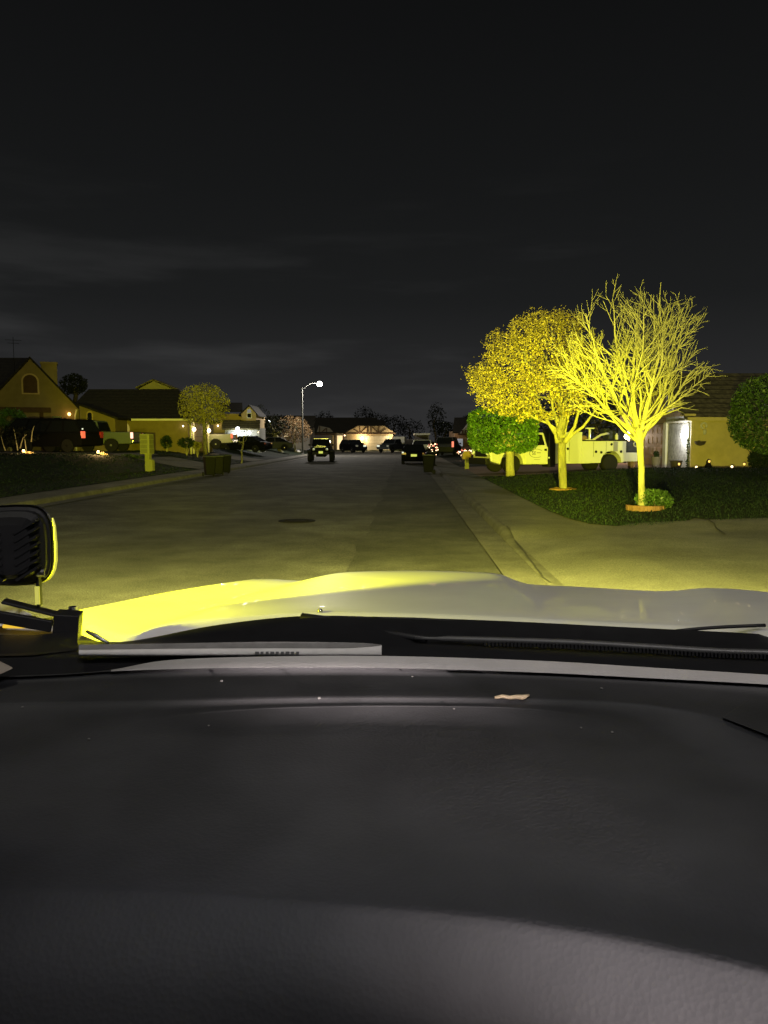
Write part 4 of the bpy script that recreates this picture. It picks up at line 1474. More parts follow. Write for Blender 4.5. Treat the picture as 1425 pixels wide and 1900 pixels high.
# ------------------------------------------------------------------ utility truck on the drive
def utility_truck():
    fwx, rear = Vector((5.75, 34.3, 0)), Vector((10.59, 35.8, 0))
    hd = (fwx - rear).normalized()
    side = Vector((-hd.y, hd.x, 0))
    org = rear - side * 0.98
    org.z = 0.24
    t = thing('utility_truck', 'white utility service truck with side lockers parked behind the leafy tree', 'truck', org, math.atan2(hd.y, hd.x))
    P = M['white_truck']
    # cab and nose
    prof = arch_profile([(6.12, 0.55), (6.15, 0.98), (6.02, 1.14), (4.75, 1.22), (3.30, 1.24), (3.28, 0.40)], 0, 0, 0.40, [5.07], 0.56)
    g = MB(); g.prism(prof, -0.96, 0.96); g.build('cab_body', P, t, bevel=0.05)
    hw = lambda z: 0.94 - 0.16 * (z - 1.22) / 0.62
    cab = [(4.72, 1.20), (4.18, 1.82), (3.42, 1.84), (3.30, 1.20)]
    vs = [(x, -hw(z), z) for x, z in cab] + [(x, hw(z), z) for x, z in cab]
    g = MB(); g.add(vs, [(0, 1, 2, 3), (7, 6, 5, 4)] + [(i, 4 + i, 4 + (i + 1) % 4, (i + 1) % 4) for i in range(4)]); cb = g.build('cab_roof', P, t, bevel=0.05)
    for s_ in (-1, 1):
        g = MB()
        q = [(4.50, 1.25), (4.14, 1.73), (3.52, 1.75), (3.44, 1.27)]
        g.add([(x, s_ * (hw(z) + 0.006), z) for x, z in q] + [(x, s_ * (hw(z) - 0.03), z) for x, z in q], [(0, 1, 2, 3), (7, 6, 5, 4)] + [(i, 4 + i, 4 + (i + 1) % 4, (i + 1) % 4) for i in range(4)])
        g.build('window', M['glass_dark'], cb)
        g = MB(); g.box((3.86, s_ * 0.967, 0.80), (1.12, 0.02, 0.76)); dr = g.build('door', P, t, bevel=0.008)
        g = MB(); g.box((3.42, s_ * 0.985, 1.06), (0.12, 0.03, 0.10)); g.build('handle', M['black_plastic'], dr)
        g = MB(); g.box((4.62, s_ * 1.10, 1.36), (0.10, 0.22, 0.26)); g.build('mirror', M['black_plastic'], cb, bevel=0.03)
        # oval company mark on the door: ring and the letters
        if s_ > 0:
            g = MB()
            n = 28
            for k in range(3, 24):
                a0, a1 = 2 * math.pi * k / n, 2 * math.pi * (k + 1) / n
                g.add([(3.88 - rx_ * math.cos(a), 0.9785, 0.90 + rz_ * math.sin(a)) for rx_, rz_, a in ((0.36, 0.20, a0), (0.36, 0.20, a1), (0.335, 0.182, a1), (0.335, 0.182, a0))], [(0, 1, 2, 3)])

            def bar(x, z, w_, h_):
                g.add([(x - w_ / 2, 0.979, z - h_ / 2), (x + w_ / 2, 0.979, z - h_ / 2), (x + w_ / 2, 0.979, z + h_ / 2), (x - w_ / 2, 0.979, z + h_ / 2)], [(0, 1, 2, 3)])
            x0 = 4.06      # letters run towards the tail (local -x) as seen from outside
            for zz in (0.98, 0.915, 0.85):
                bar(x0, zz, 0.075, 0.026); bar(x0 - 0.11, zz, 0.075, 0.026)
            bar(x0 + 0.028, 0.948, 0.022, 0.06); bar(x0 - 0.028, 0.882, 0.022, 0.06); bar(x0 - 0.085, 0.915, 0.022, 0.13)
            bar(3.76, 0.925, 0.20, 0.030); bar(3.85, 0.62, 0.30, 0.014)
            g.build('door_mark', M['ink'], dr, fix=False)
    g = MB(); g.add([(4.735, -0.80, 1.27), (4.735, 0.80, 1.27), (4.26, 0.70, 1.77), (4.26, -0.70, 1.77)], [(0, 1, 2, 3)]); g.build('windscreen', M['glass_dark'], cb)
    g = MB(); g.box((6.16, 0, 0.92), (0.06, 1.20, 0.34)); g.build('grille', M['black_plastic'], t)
    g = MB(); g.box((6.26, 0, 0.55), (0.22, 1.9, 0.28)); g.build('bumper', M['black_plastic'], t, bevel=0.03)
    for s_ in (-1, 1):
        g = MB(); g.box((6.10, s_ * 0.78, 0.98), (0.16, 0.34, 0.28)); h_ = g.build('headlight', M['lamp_lens'], t, bevel=0.03)
        g = MB()
        for dx, dz in ((-0.09, 0.07), (0.09, 0.09), (-0.06, -0.09), (0.05, -0.05)):
            g.ball((6.19, s_ * 0.78 + dx, 0.98 + dz), 0.055, 8, 6)
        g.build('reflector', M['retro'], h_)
    wheel(t, 5.07, 0.84, 0.42, 0.26); wheel(t, 5.07, -0.84, 0.42, 0.26)
    wheel(t, 0, 0.78, 0.42, 0.40); wheel(t, 0, -0.78, 0.42, 0.40)
    g = MB(); g.box((2.6, 0, 0.52), (6.9, 0.8, 0.22)); g.build('chassis', M['rubber'], t)
    # black stack behind the cab
    g = MB(); g.box((3.06, 0.62, 1.15), (0.34, 0.62, 1.75)); g.cyl((3.06, 0.82, 2.0), (3.06, 0.82, 2.42), 0.05, n=10); g.build('cab_guard', M['black_plastic'], t, bevel=0.04)
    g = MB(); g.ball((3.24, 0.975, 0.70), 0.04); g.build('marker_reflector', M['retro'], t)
    # locker body: tall front section, low rear section with a wheel arch
    g = MB(); g.prism([(2.86, 0.42), (2.86, 1.66), (2.74, 1.86), (1.56, 1.87), (1.56, 0.42)], 0.35, 1.0); g.prism([(2.86, 0.42), (2.86, 1.66), (2.74, 1.86), (1.56, 1.87), (1.56, 0.42)], -1.0, -0.35); g.build('tall_locker', P, t, bevel=0.015)
    low = arch_profile([(1.55, 0.42), (1.55, 1.48), (-0.80, 1.46), (-0.80, 0.50)], 0, 0, 0.44, [0.0], 0.56)
    g = MB(); g.prism(low, 0.52, 1.0); g.prism(low, -1.0, -0.52); lk = g.build('low_locker', P, t, bevel=0.012)
    g = MB(); g.box((0.4, 0, 0.9), (2.4, 1.1, 0.06)); g.build('deck', M['iron'], t)
    for x_ in (2.22, 0.95, 0.28):
        g = MB(); g.box((x_, 1.001, 1.0 if x_ > 1 else 1.08), (0.012, 0.006, 0.95 if x_ > 1.5 else 0.7)); g.build('door_gap', M['black_plastic'], lk)
    g = MB(); g.box((0.35, 0.98, 1.475), (2.40, 0.10, 0.05)); g.build('top_rail', M['iron'], t)
    for (x_, z_) in ((2.3, 1.10), (0.82, 0.96), (0.54, 0.93), (0.0, 1.30), (-0.52, 0.96)):
        g = MB(); g.lathe([(0.062, 0), (0.062, 0.02), (0.03, 0.03), (0.001, 0.03)], 12, (x_, 1.0, z_), Matrix.Rotation(-math.pi / 2, 4, 'X')); g.build('latch', M['black_plastic'], lk)
    g = MB(); g.box((-0.22, 1.004, 1.20), (0.24, 0.006, 0.46)); g.build('grey_panel', M['silver_paint'], lk)
    # tail: dark recess with a round lamp, pale bumper step
    g = MB(); g.box((-1.20, 0, 1.18), (0.78, 1.96, 0.52)); g.build('tail_panel', M['dark_grey_paint'], t, bevel=0.02)
    g = MB(); g.box((-1.20, 0, 0.70), (0.80, 1.98, 0.42)); g.build('step_bumper', P, t, bevel=0.02)
    g = MB()
    for k in range(16):
        a = 2 * math.pi * k / 16
        g.ball((-1.30 + 0.10 * math.cos(a), 0.995, 1.30 + 0.10 * math.sin(a)), 0.03, 6, 4)
    g.build('hose_ring', M['paper'], t)
    # gear standing on the deck
    g = MB(); g.cyl((1.02, 0.75, 1.45), (1.02, 0.75, 2.02), 0.05, n=10); g.box((1.02, 0.75, 2.04), (0.42, 0.10, 0.06)); g.box((1.02, 0.75, 1.50), (0.5, 0.2, 0.05)); g.build('rack_post', P, t)
    g = MB(); g.box((0.45, 0.70, 2.22), (1.9, 0.06, 0.06)); g.box((0.45, -0.70, 2.22), (1.9, 0.06, 0.06)); g.box((-0.5, 0.70, 1.85), (0.06, 0.06, 0.75)); g.box((1.36, 0.70, 1.85), (0.05, 0.05, 0.75)); g.build('rack_rail', M['iron'], t)
    g = MB(); g.box((-0.40, 0.35, 1.74), (0.62, 0.5, 0.45)); g.box((-0.1, 0.3, 1.95), (0.3, 0.4, 0.2)); g.build('compressor', M['dark_grey_paint'], t, bevel=0.04)
    wm = t.matrix_basis
    return t, Matrix.Translation(org) @ Matrix.Rotation(math.atan2(hd.y, hd.x), 4, 'Z')


ut, UT = utility_truck()
g = MB(UT); g.tube([(0.80, 0.70, 1.50), (0.62, 0.72, 1.62), (0.40, 0.74, 1.74), (0.12, 0.74, 1.80), (-0.02, 0.70, 1.80)], 0.055, 8)
tag(g.build('hose', M['paper'], smooth=True), 'pale curved hose lying on the deck of the utility truck', 'hose')
g = MB(UT); g.lathe([(0.07, 0), (0.07, 0.2), (0.03, 0.26), (0.03, 0.30)], 12, (-0.36, 0.86, 1.52)); tag(g.build('jug', M['trim_white']), 'small white jug standing on the rail of the utility truck', 'jug')
g = MB(UT); g.ball((1.28, 0.62, 1.56), (0.22, 0.2, 0.16), 12, 8); tag(g.build('tool_bag', M['clay'], smooth=True), 'rounded brown tool bag on the deck beside the rack post', 'bag')


# ------------------------------------------------------------------ houses
def quadbox(g, pts, dz):
    """thick sheet: a polygon with thickness dz downwards"""
    n = len(pts)
    a = [Vector(p) for p in pts]
    c = [p - Vector((0, 0, dz)) for p in a]
    g.add(a + c, [tuple(range(n)), tuple(range(2 * n - 1, n - 1, -1))] + [(i, (i + 1) % n, n + (i + 1) % n, n + i) for i in range(n)])


def arch_poly(w_, h_, n=10):
    pts = [(-w_ / 2, 0), (w_ / 2, 0)]
    for k in range(n + 1):
        a = math.pi * k / n
        pts.append((w_ / 2 * math.cos(a), h_ - w_ / 2 + w_ / 2 * math.sin(a)))
    return pts


def wall_lamp(parent, pos, r, bulb, power, col, out=(0, -1, 0), name='wall_lamp'):
    o = Vector(out)
    g = MB(); g.box(Vector(pos) - o * 0.05 + Vector((0, 0, 0.02)), (0.10, 0.10, 0.20)); b_ = g.build(name, M['black_plastic'], parent, world=True)
    g = MB(); g.ball(Vector(pos) + o * 0.08, (r, r, r * 1.15), 10, 8); g.build('bulb', M[bulb], b_, smooth=True, world=True)
    if power:
        light('lamp_light', 'POINT', Vector(pos) + o * (r * 3.2 + 0.05), power, col, b_, 0.06)


# right house: gable towards the street, garage face on x = 13.87
XR, YR0, YR1 = 13.87, 34.5, 43.9
hr = thing('right_house', 'tan house with shingled roof and brown garage door behind the bare tree', 'house', (XR + 4, 39, 0.3))
g = MB()
ez, rz_, ym = 2.87, 4.95, (YR0 + YR1) / 2 - 0.6
x1 = 34
g.add([(XR + 0.02, YR0, 0.2), (x1, YR0, 0.2), (x1, YR0, ez), (XR + 0.02, YR0, ez)], [(0, 1, 2, 3)])
g.add([(XR + 0.02, YR1, 0.2), (x1, YR1, 0.2), (x1, YR1, ez), (XR + 0.02, YR1, ez)], [(3, 2, 1, 0)])
g.add([(x1, YR0, 0.2), (x1, YR1, 0.2), (x1, YR1, ez), (x1, ym, rz_), (x1, YR0, ez)], [(0, 1, 2, 3, 4)])
g.build('wall', M['stucco'], hr, world=True)
g = MB()   # garage face with its opening, stucco piers
dy0, dy1, dz1 = 37.9, 43.0, 2.50
for a_, b_ in ((YR0, dy0), (dy1, YR1)):
    g = MB(); g.add([(XR, a_, 0.2), (XR, b_, 0.2), (XR, b_, ez), (XR, a_, ez)], [(0, 1, 2, 3)])
    g.build('pier', M['stucco_white'], hr, world=True)
g = MB(); g.add([(XR - 0.01, YR0 - 0.05, ez - 0.02), (XR - 0.01, YR1, ez - 0.02), (XR - 0.01, ym, rz_ - 0.02)], [(0, 1, 2)]); g.add([(XR - 0.005, dy0, dz1), (XR - 0.005, dy1, dz1), (XR - 0.005, dy1, ez), (XR - 0.005, dy0, ez)], [(0, 1, 2, 3)])
g.build('gable_siding', M['siding'], hr, world=True)
g = MB(); g.box((XR - 0.03, ym - 1.2, 3.55), (0.06, 0.9, 0.9)); gv = g.build('window', M['trim_white'], hr, world=True)
g = MB(); g.box((XR - 0.062, ym - 1.2, 3.55), (0.02, 0.72, 0.72)); g.build('pane', M['glass_dark'], gv, world=True)
g = MB()
quadbox(g, [(XR - 0.55, YR0 - 0.42, ez - 0.10), (x1 + 0.4, YR0 - 0.42, ez - 0.10), (x1 + 0.4, ym, rz_ + 0.10), (XR - 0.55, ym, rz_ + 0.10)], 0.09)
quadbox(g, [(XR - 0.55, ym, rz_ + 0.10), (x1 + 0.4, ym, rz_ + 0.10), (x1 + 0.4, YR1 + 0.42, ez - 0.10), (XR - 0.55, YR1 + 0.42, ez - 0.10)], 0.09)
g.build('roof', M['shingle'], hr, world=True)
g = MB(); g.box(((XR + x1) / 2, YR0 - 0.44, ez - 0.20), (x1 - XR + 0.9, 0.03, 0.15)); g.box((XR - 0.30, YR0 - 0.10, ez - 0.02), (0.5, 0.5, 0.10)); g.build('fascia', M['stucco'], hr, world=True)
g = MB(); g.box((XR + 0.10, (dy0 + dy1) / 2, (dz1 + 0.35) / 2), (0.06, dy1 - dy0, dz1 - 0.30)); gd = g.build('garage_door', M['garage_brown'], hr, world=True)
g = MB()
for r_ in range(4):
    for c_ in range(8):
        g.box((XR + 0.062, dy0 + 0.33 + c_ * 0.635, 0.66 + r_ * 0.53), (0.02, 0.50, 0.36))
g.build('door_panels', M['garage_brown'], gd, world=True, bevel=0.012)
g = MB(); g.box((XR - 0.04, dy0 - 0.18, 1.35), (0.16, 0.36, 2.45)); g.build('door_post', M['trim_white'], hr, world=True)
g = MB(); g.box((XR - 0.04, dy1 + 0.12, 1.35), (0.16, 0.24, 2.45)); g.build('door_post', M['trim_white'], hr, world=True)
g = MB(); g.box((XR - 0.025, (YR0 + 0.3 + dy0 - 0.4) / 2, 1.45), (0.05, dy0 - YR0 - 0.9, 2.10)); sp2 = g.build('side_panel', M['stucco_white'], hr, world=True)
g = MB(); g.box((XR - 0.03, (YR0 + dy0) / 2, 2.58), (0.10, dy0 - YR0, 0.10)); g.build('panel_head', M['trim_white'], hr, world=True)
wall_lamp(hr, (XR - 0.06, YR0 + 0.75, 1.93), 0.13, 'bulb_white', 95, (1.0, 0.97, 0.92), (-1, 0, 0))
wall_lamp(hr, (XR - 0.06, dy1 + 0.55, 1.93), 0.13, 'bulb_warm', 130, (1.0, 0.74, 0.52), (-1, 0, 0))
g = MB(); g.box((XR + 0.05, YR0 - 0.03, 1.45), (0.30, 0.06, 2.5)); g.build('corner_trim', M['stucco'], hr, world=True)
# round white ornament by the eave and the basket under the lamp
g = MB(); q = Vector((XR + 0.42, YR0 - 0.10, 2.38))
for k in range(14):
    a = math.pi * 1.5 * k / 13 - 0.4
    g.ball(q + Vector((0.12 * math.cos(a), 0, 0.12 * math.sin(a))), 0.045, 7, 5)
g.ball(q + Vector((0.04, -0.02, -0.28)), (0.08, 0.06, 0.13), 8, 6)
tag(g.build('wall_ornament', M['trim_white'], smooth=True), 'white curved ornament hanging at the corner under the right house eave', 'ornament')
g = MB(); g.lathe([(0.04, -0.14), (0.18, -0.08), (0.26, 0.06), (0.22, 0.06), (0.02, -0.05)], 16, (XR + 0.20, YR0 - 0.30, 1.62)); g.box((XR + 0.20, YR0 - 0.12, 1.70), (0.03, 0.30, 0.03))
tag(g.build('wall_basket', M['pot_dark']), 'dark bowl shaped basket fixed below the bright lamp on the house corner', 'basket')
# vine on the pier
vt = thing('climbing_vine', 'thin climbing vine on the pale wall under the bright garage lamp', 'plant', (XR - 0.1, YR0 + 0.5, 0.4))
g = MB(); g.tube([(XR - 0.05, YR0 + 0.35 + 0.08 * math.sin(k), 0.4 + k * 0.17) for k in range(9)], 0.012, 5); g.build('stem', M['bark_dark'], vt, world=True)
leaves(vt, [(XR - 0.08, YR0 + 0.35 + 0.12 * rng.uniform(-1, 1), 0.4 + rng.random() * 1.4) for _ in range(90)], 0.06, M['leaf_dark'], 5, 'foliage')


def pot(name, label, px, py, Y, r, h_, m, plant=None):
    b_ = at_Y(px, py, Y)
    b_.z = gz(b_.x, b_.y, False) + 0.01
    t = thing(name, label, 'pot', b_)
    g = MB(); g.lathe([(r * 0.72, 0), (r * 0.95, h_ * 0.9), (r * 1.05, h_ * 0.9), (r * 1.05, h_), (r * 0.85, h_), (r * 0.8, h_ * 0.85)], 20); g.build('vessel', m, t, smooth=False)
    if plant:
        c = b_ + Vector((0, 0, h_ + plant * 0.5))
        leaves(t, blob_points(260, c, (plant * 0.7, plant * 0.7, plant * 0.75), int(px), 0.3), 0.05, M['leaf_dark'], int(px) + 1, 'foliage')
    return t


pot('planter', 'broad dark planter standing before the white panel under the bright lamp', 1254, 868, 34.4, 0.27, 0.42, M['pot_dark'], None)
pot('planter', 'pale grey planter with a small plant before the brown garage door', 1217, 866, 37.4, 0.24, 0.52, M['grey_pot'], 0.22)
pot('planter', 'low clay planter partly behind the bumper of the utility truck', 1172, 866, 37.0, 0.22, 0.35, M['clay'], None)


def path_light(px, py, Y, bulb, label, power=0.5, h_=0.28):
    b_ = at_Y(px, py, Y)
    z0 = gz(b_.x, b_.y)
    t = thing('path_light', label, 'path light', (b_.x, b_.y, z0), 0, 'small garden lights along the right house')
    top_ = max(0.12, b_.z - z0)
    g = MB(); g.cyl((0, 0, 0), (0, 0, top_), 0.012, n=6); g.lathe([(0.06, top_ + 0.05), (0.05, top_ + 0.07), (0.001, top_ + 0.09)], 10); g.build('stake', M['black_plastic'], t)
    g = MB(); g.ball((0, 0, top_), (0.05, 0.05, 0.06), 8, 6); g.build('bulb', M[bulb], t, smooth=True)
    if power:
        light('lamp_light', 'POINT', (b_.x, b_.y - 0.1, z0 + top_ + 0.12), power, (1, 0.75, 0.4), t, 0.04)


path_light(1260, 861, 33.0, 'bulb_amber', 'amber path light in front of the broad dark planter', 0.3)
path_light(1292, 867, 33.2, 'bulb_fairy', 'white path light nearest the planter along the tan wall', 0.6)
path_light(1316, 856, 33.6, 'bulb_amber', 'dim path light beside the dark stump by the tan wall', 0.2)
path_light(1358, 866, 33.2, 'bulb_fairy', 'white path light beside the amber one near the dark shrub', 0.5)
path_light(1381, 861, 33.2, 'bulb_amber', 'amber path light beside the dark shrub at the wall end', 0.5)
t = thing('garden_figure', 'small dark garden figure against the tan wall between white path lights', 'ornament', (at_Y(1314, 866, 33.9).x, 33.9, 0.5))
g = MB(); g.lathe([(0.14, 0), (0.16, 0.08), (0.09, 0.2), (0.10, 0.28), (0.05, 0.38), (0.001, 0.42)], 12); g.build('figure', M['iron'], t, smooth=True)

# left gabled house
YA = 49.0
xa = (65 - CX) / F * YA
TA = Matrix.Translation((xa, YA, 0)) @ Matrix.Rotation(R(22), 4, 'Z')
ha = thing('gabled_house', 'tan gabled house with arched attic window behind the parked SUVs', 'house', (xa, YA + 4, 0.9))
hwid, ea, ap = 2.75, 3.75, 6.85
g = MB(TA); pr = [(0 - hwid, 0.5), (0 + hwid, 0.5), (0 + hwid, ea), (0, ap), (0 - hwid, ea)]
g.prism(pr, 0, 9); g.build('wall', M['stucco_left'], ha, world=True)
g = MB(TA)
sl = (ap - ea) / hwid
for s_ in (-1, 1):
    e_ = (0 + s_ * (hwid + 0.35), 0 - 0.35, ea - 0.35 * sl + 0.12)
    quadbox(g, [(0, 0 - 0.35, ap + 0.12), e_, (e_[0], 0 + 9.3, e_[2]), (0, 0 + 9.3, ap + 0.12)], 0.16)
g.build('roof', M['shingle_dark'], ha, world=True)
g = MB(TA); ap_ = [(0 - 0.05 + x, 4.62 + z) for x, z in arch_poly(1.02, 1.32)]; g.prism(ap_, 0 - 0.05, 0 + 0.02); fr_ = g.build('window', M['stucco_tan'], ha, world=True)
g = MB(TA); ap_ = [(0 - 0.05 + x, 4.70 + z) for x, z in arch_poly(0.82, 1.14)]; g.prism(ap_, 0 - 0.06, 0 - 0.052); g.build('pane', M['trim_brown'], fr_, world=True)
g = MB(TA); g.box((0 - 1.0, 0 - 0.5, 3.62), (4.2, 0.5, 0.30)); g.box((0 + 0.55, 0 - 0.5, 2.2), (0.22, 0.22, 2.6)); g.build('porch_beam', M['trim_brown'], ha, world=True)
g = MB(TA); g.box((0 + 1.42, 0 - 0.03, 2.8), (0.72, 0.06, 1.1)); wn = g.build('window', M['clay'], ha, world=True)
g = MB(TA); g.box((0 + 1.42, 0 - 0.065, 2.8), (0.56, 0.01, 0.94)); g.build('pane', M['glass_dark'], wn, world=True)
g = MB(TA); g.box((1.05, 1.6, 5.5), (0.95, 1.2, 2.4)); g.box((1.05, 1.6, 6.72), (1.05, 1.3, 0.12)); g.build('chimney', M['stucco_left'], ha, world=True)
g = MB(TA); g.box((0 - 1.1, 0 + 3, 7.3), (0.03, 0.03, 2.4)); g.box((0 - 1.1, 0 + 3, 8.3), (1.0, 0.02, 0.02)); g.box((0 - 1.1, 0 + 3, 8.1), (0.7, 0.02, 0.02)); g.build('aerial', M['iron'], ha, world=True)
g = MB(TA); g.tube([(0 + 2.52, 0 - 0.06, 0.8), (0 + 2.52, 0 - 0.06, 3.3), (0 + 2.62, 0 - 0.1, 3.7)], 0.05, 8); g.build('downspout', M['trim_white'], ha, world=True)
wall_lamp(ha, TA @ Vector((2.20, -0.02, 3.40)), 0.10, 'bulb_orange', 4, (1, 0.5, 0.2))
g = MB(); quadbox(g, [(xa - 16, 49.5, 3.9), (xa - 1.6, 50.5, 4.4), (xa - 3.7, 57, 7.75), (xa - 16, 57, 7.75)], 0.15); g.build('main_roof', M['shingle_dark'], ha, world=True)
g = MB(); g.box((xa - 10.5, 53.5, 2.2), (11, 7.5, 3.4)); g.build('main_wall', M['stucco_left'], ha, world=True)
# lower wing
wx0, wx1 = xa + hwid + 0.01, (217 - CX) / F * 49.6
g = MB(); g.prism([(wx0, 0.5), (wx1, 0.5), (wx1, 3.10), (wx0, 3.95)], 49.6, 51.9); g.build('wing_wall', M['stucco_left'], ha, world=True)
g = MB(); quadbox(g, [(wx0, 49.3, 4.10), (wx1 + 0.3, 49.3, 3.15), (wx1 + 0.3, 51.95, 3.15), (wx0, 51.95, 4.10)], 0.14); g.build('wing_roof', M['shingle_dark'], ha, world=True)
g = MB(); g.prism([((171 - CX) / F * 49.6 + x, 2.55 + z) for x, z in arch_poly(0.40, 1.05)], 49.54, 49.61); wn = g.build('window', M['stucco_tan'], ha, world=True)
g = MB(); g.prism([((171 - CX) / F * 49.6 + x, 2.62 + z) for x, z in arch_poly(0.28, 0.88)], 49.53, 49.538); g.build('pane', M['glass_dark'], wn, world=True)

# long low house
YB_ = 52.4
bx0, bx1 = -21.5, -13.35
hb = thing('low_house', 'long low tan house with lamp lit garage behind the spreading tree', 'house', (-17, 56, 0.9))
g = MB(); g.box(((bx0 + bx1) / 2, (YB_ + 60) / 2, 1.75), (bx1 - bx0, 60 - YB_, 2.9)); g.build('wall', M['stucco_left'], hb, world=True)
g = MB()
quadbox(g, [(bx0 - 0.3, YB_ - 0.5, 3.18), (bx1 + 0.5, YB_ - 0.5, 3.18), (bx1 - 1.6, 56.3, 5.42), (bx0, 56.3, 5.42)], 0.12)
quadbox(g, [(bx0, 56.3, 5.42), (bx1 - 1.6, 56.3, 5.42), (bx1 + 0.5, 60.4, 3.18), (bx0 - 0.3, 60.4, 3.18)], 0.12)
g.add([(bx1 + 0.5, YB_ - 0.5, 3.18), (bx1 + 0.5, 60.4, 3.18), (bx1 - 1.6, 56.3, 5.42)], [(0, 1, 2)])
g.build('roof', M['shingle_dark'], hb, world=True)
g = MB(); g.box(((bx0 + bx1) / 2 + 1.6, YB_ - 0.53, 3.10), (bx1 - bx0 - 2.2, 0.06, 0.13)); g.build('gutter', M['trim_white'], hb, world=True)
gx = (290 - CX) / F * 57
g = MB(); g.prism([(gx - 1.3, 4.6), (gx + 1.9, 4.6), (gx + 1.7, 5.35), (gx, 6.05), (gx - 1.1, 5.5)], 57, 59); g.build('upper_gable', M['stucco_grey'], hb, world=True)  # darker stucco stands in for the weak light on this gable
g = MB(); quadbox(g, [(gx, 56.8, 6.2), (gx + 1.95, 56.8, 5.4), (gx + 1.95, 59.2, 5.4), (gx, 59.2, 6.2)], 0.1); quadbox(g, [(gx - 1.3, 56.8, 5.6), (gx, 56.8, 6.2), (gx, 59.2, 6.2), (gx - 1.3, 59.2, 5.6)], 0.1); g.build('gable_roof', M['shingle'], hb, world=True)
g = MB(); g.prism([((231.5 - CX) / F * YB_ + x, 1.65 + z) for x, z in arch_poly(0.86, 1.32)], YB_ - 0.05, YB_ + 0.02); wn = g.build('arched_window', M['window_amber'], hb, world=True)
g = MB(); g.box((bx1 + 0.03, 55.6, 1.95), (0.06, 3.3, 2.1)); g.build('garage_door', banded('garage_tan', (0.40, 0.28, 0.16), (0.2, 0.14, 0.08), 1.9, 'Z', 0.07, noise=0.1), hb, world=True)
for yy in (53.0, 53.75, 57.45, 58.3):
    g = MB(); g.box((bx1 + 0.05, yy, 1.85), (0.10, 0.14, 2.3)); g.build('door_post', M['trim_white'], hb, world=True)
wall_lamp(hb, (bx1 + 0.10, 53.4, 2.47), 0.12, 'bulb_warm', 20, (1, 0.76, 0.42), (1, 0, 0))
wall_lamp(hb, (bx1 + 0.10, 57.9, 2.44), 0.13, 'bulb_warm', 24, (1, 0.76, 0.42), (1, 0, 0))
wall_lamp(hb, ((343 - CX) / F * YB_, YB_ - 0.06, 2.68), 0.05, 'bulb_warm', 1.5, (1, 0.76, 0.42))

# floodlit two storey house
hc = thing('floodlit_house', 'two storey house with floodlit white garage and violet arched window', 'house', (-14, 76, 0.9))
YC = 74.0
X = lambda px, Y: (px - CX) / F * Y
Zp = lambda py, Y: at_Y(CX, py, Y).z
g = MB(); g.box((X(435, 77), 79.5, 2.4), (4.5, 7, 3.8)); g.build('wall', M['stucco_tan'], hc, world=True)
g = MB(); x0, x1_ = X(450, YC), X(477, YC); xm = X(465, YC)
g.prism([(x0, 0.6), (x1_, 0.6), (x1_, Zp(768, YC)), (xm, Zp(753, YC)), (x0, Zp(768, YC))], YC, 79); g.build('bay_wall', M['stucco_tan'], hc, world=True)
g = MB()
quadbox(g, [(xm, YC - 0.3, Zp(751, YC)), (x1_ + 0.25, YC - 0.3, Zp(770, YC)), (x1_ + 0.25, 79, Zp(770, YC)), (xm, 79, Zp(751, YC))], 0.12)
quadbox(g, [(x0 - 0.25, YC - 0.3, Zp(770, YC)), (xm, YC - 0.3, Zp(751, YC)), (xm, 79, Zp(751, YC)), (x0 - 0.25, 79, Zp(770, YC))], 0.12)
quadbox(g, [(X(405, 76), 75.6, Zp(762, 75.6)), (X(452, 75.6), 75.6, Zp(762, 75.6)), (X(452, 80), 80, Zp(747, 80)), (X(405, 80), 80, Zp(747, 80))], 0.12)
g.build('roof', M['shingle_dark'], hc, world=True)
g = MB(); g.box(((X(418, 72) + X(482, 72)) / 2, 74, 1.7), (X(482, 72) - X(418, 72), 3.6, 2.3)); g.build('garage_wall', M['stucco_white'], hc, world=True)
g = MB(); quadbox(g, [(X(414, 72), 71.8, Zp(795, 71.8)), (X(484, 72), 71.8, Zp(795, 71.8)), (X(484, 74), 74.2, Zp(779, 74)), (X(414, 74), 74.2, Zp(779, 74))], 0.14); g.build('porch_roof', M['shingle'], hc, world=True)
g = MB(); g.box(((X(423, 72) + X(457, 72)) / 2, 72.17, 1.75), (X(457, 72) - X(423, 72), 0.08, 2.0)); g.build('garage_door', M['garage_white'], hc, world=True)
g = MB(); g.prism([(X(464.5, YC) + x, Zp(776, YC) + z) for x, z in arch_poly(0.46, 0.92)], YC - 0.05, YC + 0.02); wn = g.build('arched_window', M['trim_white'], hc, world=True)
g = MB(); g.prism([(X(464.5, YC) + x, Zp(766, YC) + z) for x, z in arch_poly(0.36, 0.34)], YC - 0.06, YC - 0.052); g.build('pane', M['window_violet'], wn, world=True)
g = MB(); g.box((X(464.5, YC), YC - 0.06, Zp(771, YC)), (0.34, 0.012, 0.36)); g.build('pane', M['glass_dark'], wn, world=True)
wall_lamp(hc, (X(443, 72), 71.95, Zp(797, 72)), 0.20, 'bulb_white', 55, (0.93, 0.97, 1.0))
wall_lamp(hc, (X(464, 72), 71.95, Zp(803, 72)), 0.15, 'bulb_white', 40, (0.93, 0.97, 1.0))
wall_lamp(hc, (X(407, 76), 75.9, Zp(790, 76)), 0.07, 'bulb_warm', 1, (1, 0.8, 0.5))
wall_lamp(hc, (X(481, 72), 71.95, Zp(802, 72)), 0.05, 'bulb_fairy', 0, (1, 1, 1))
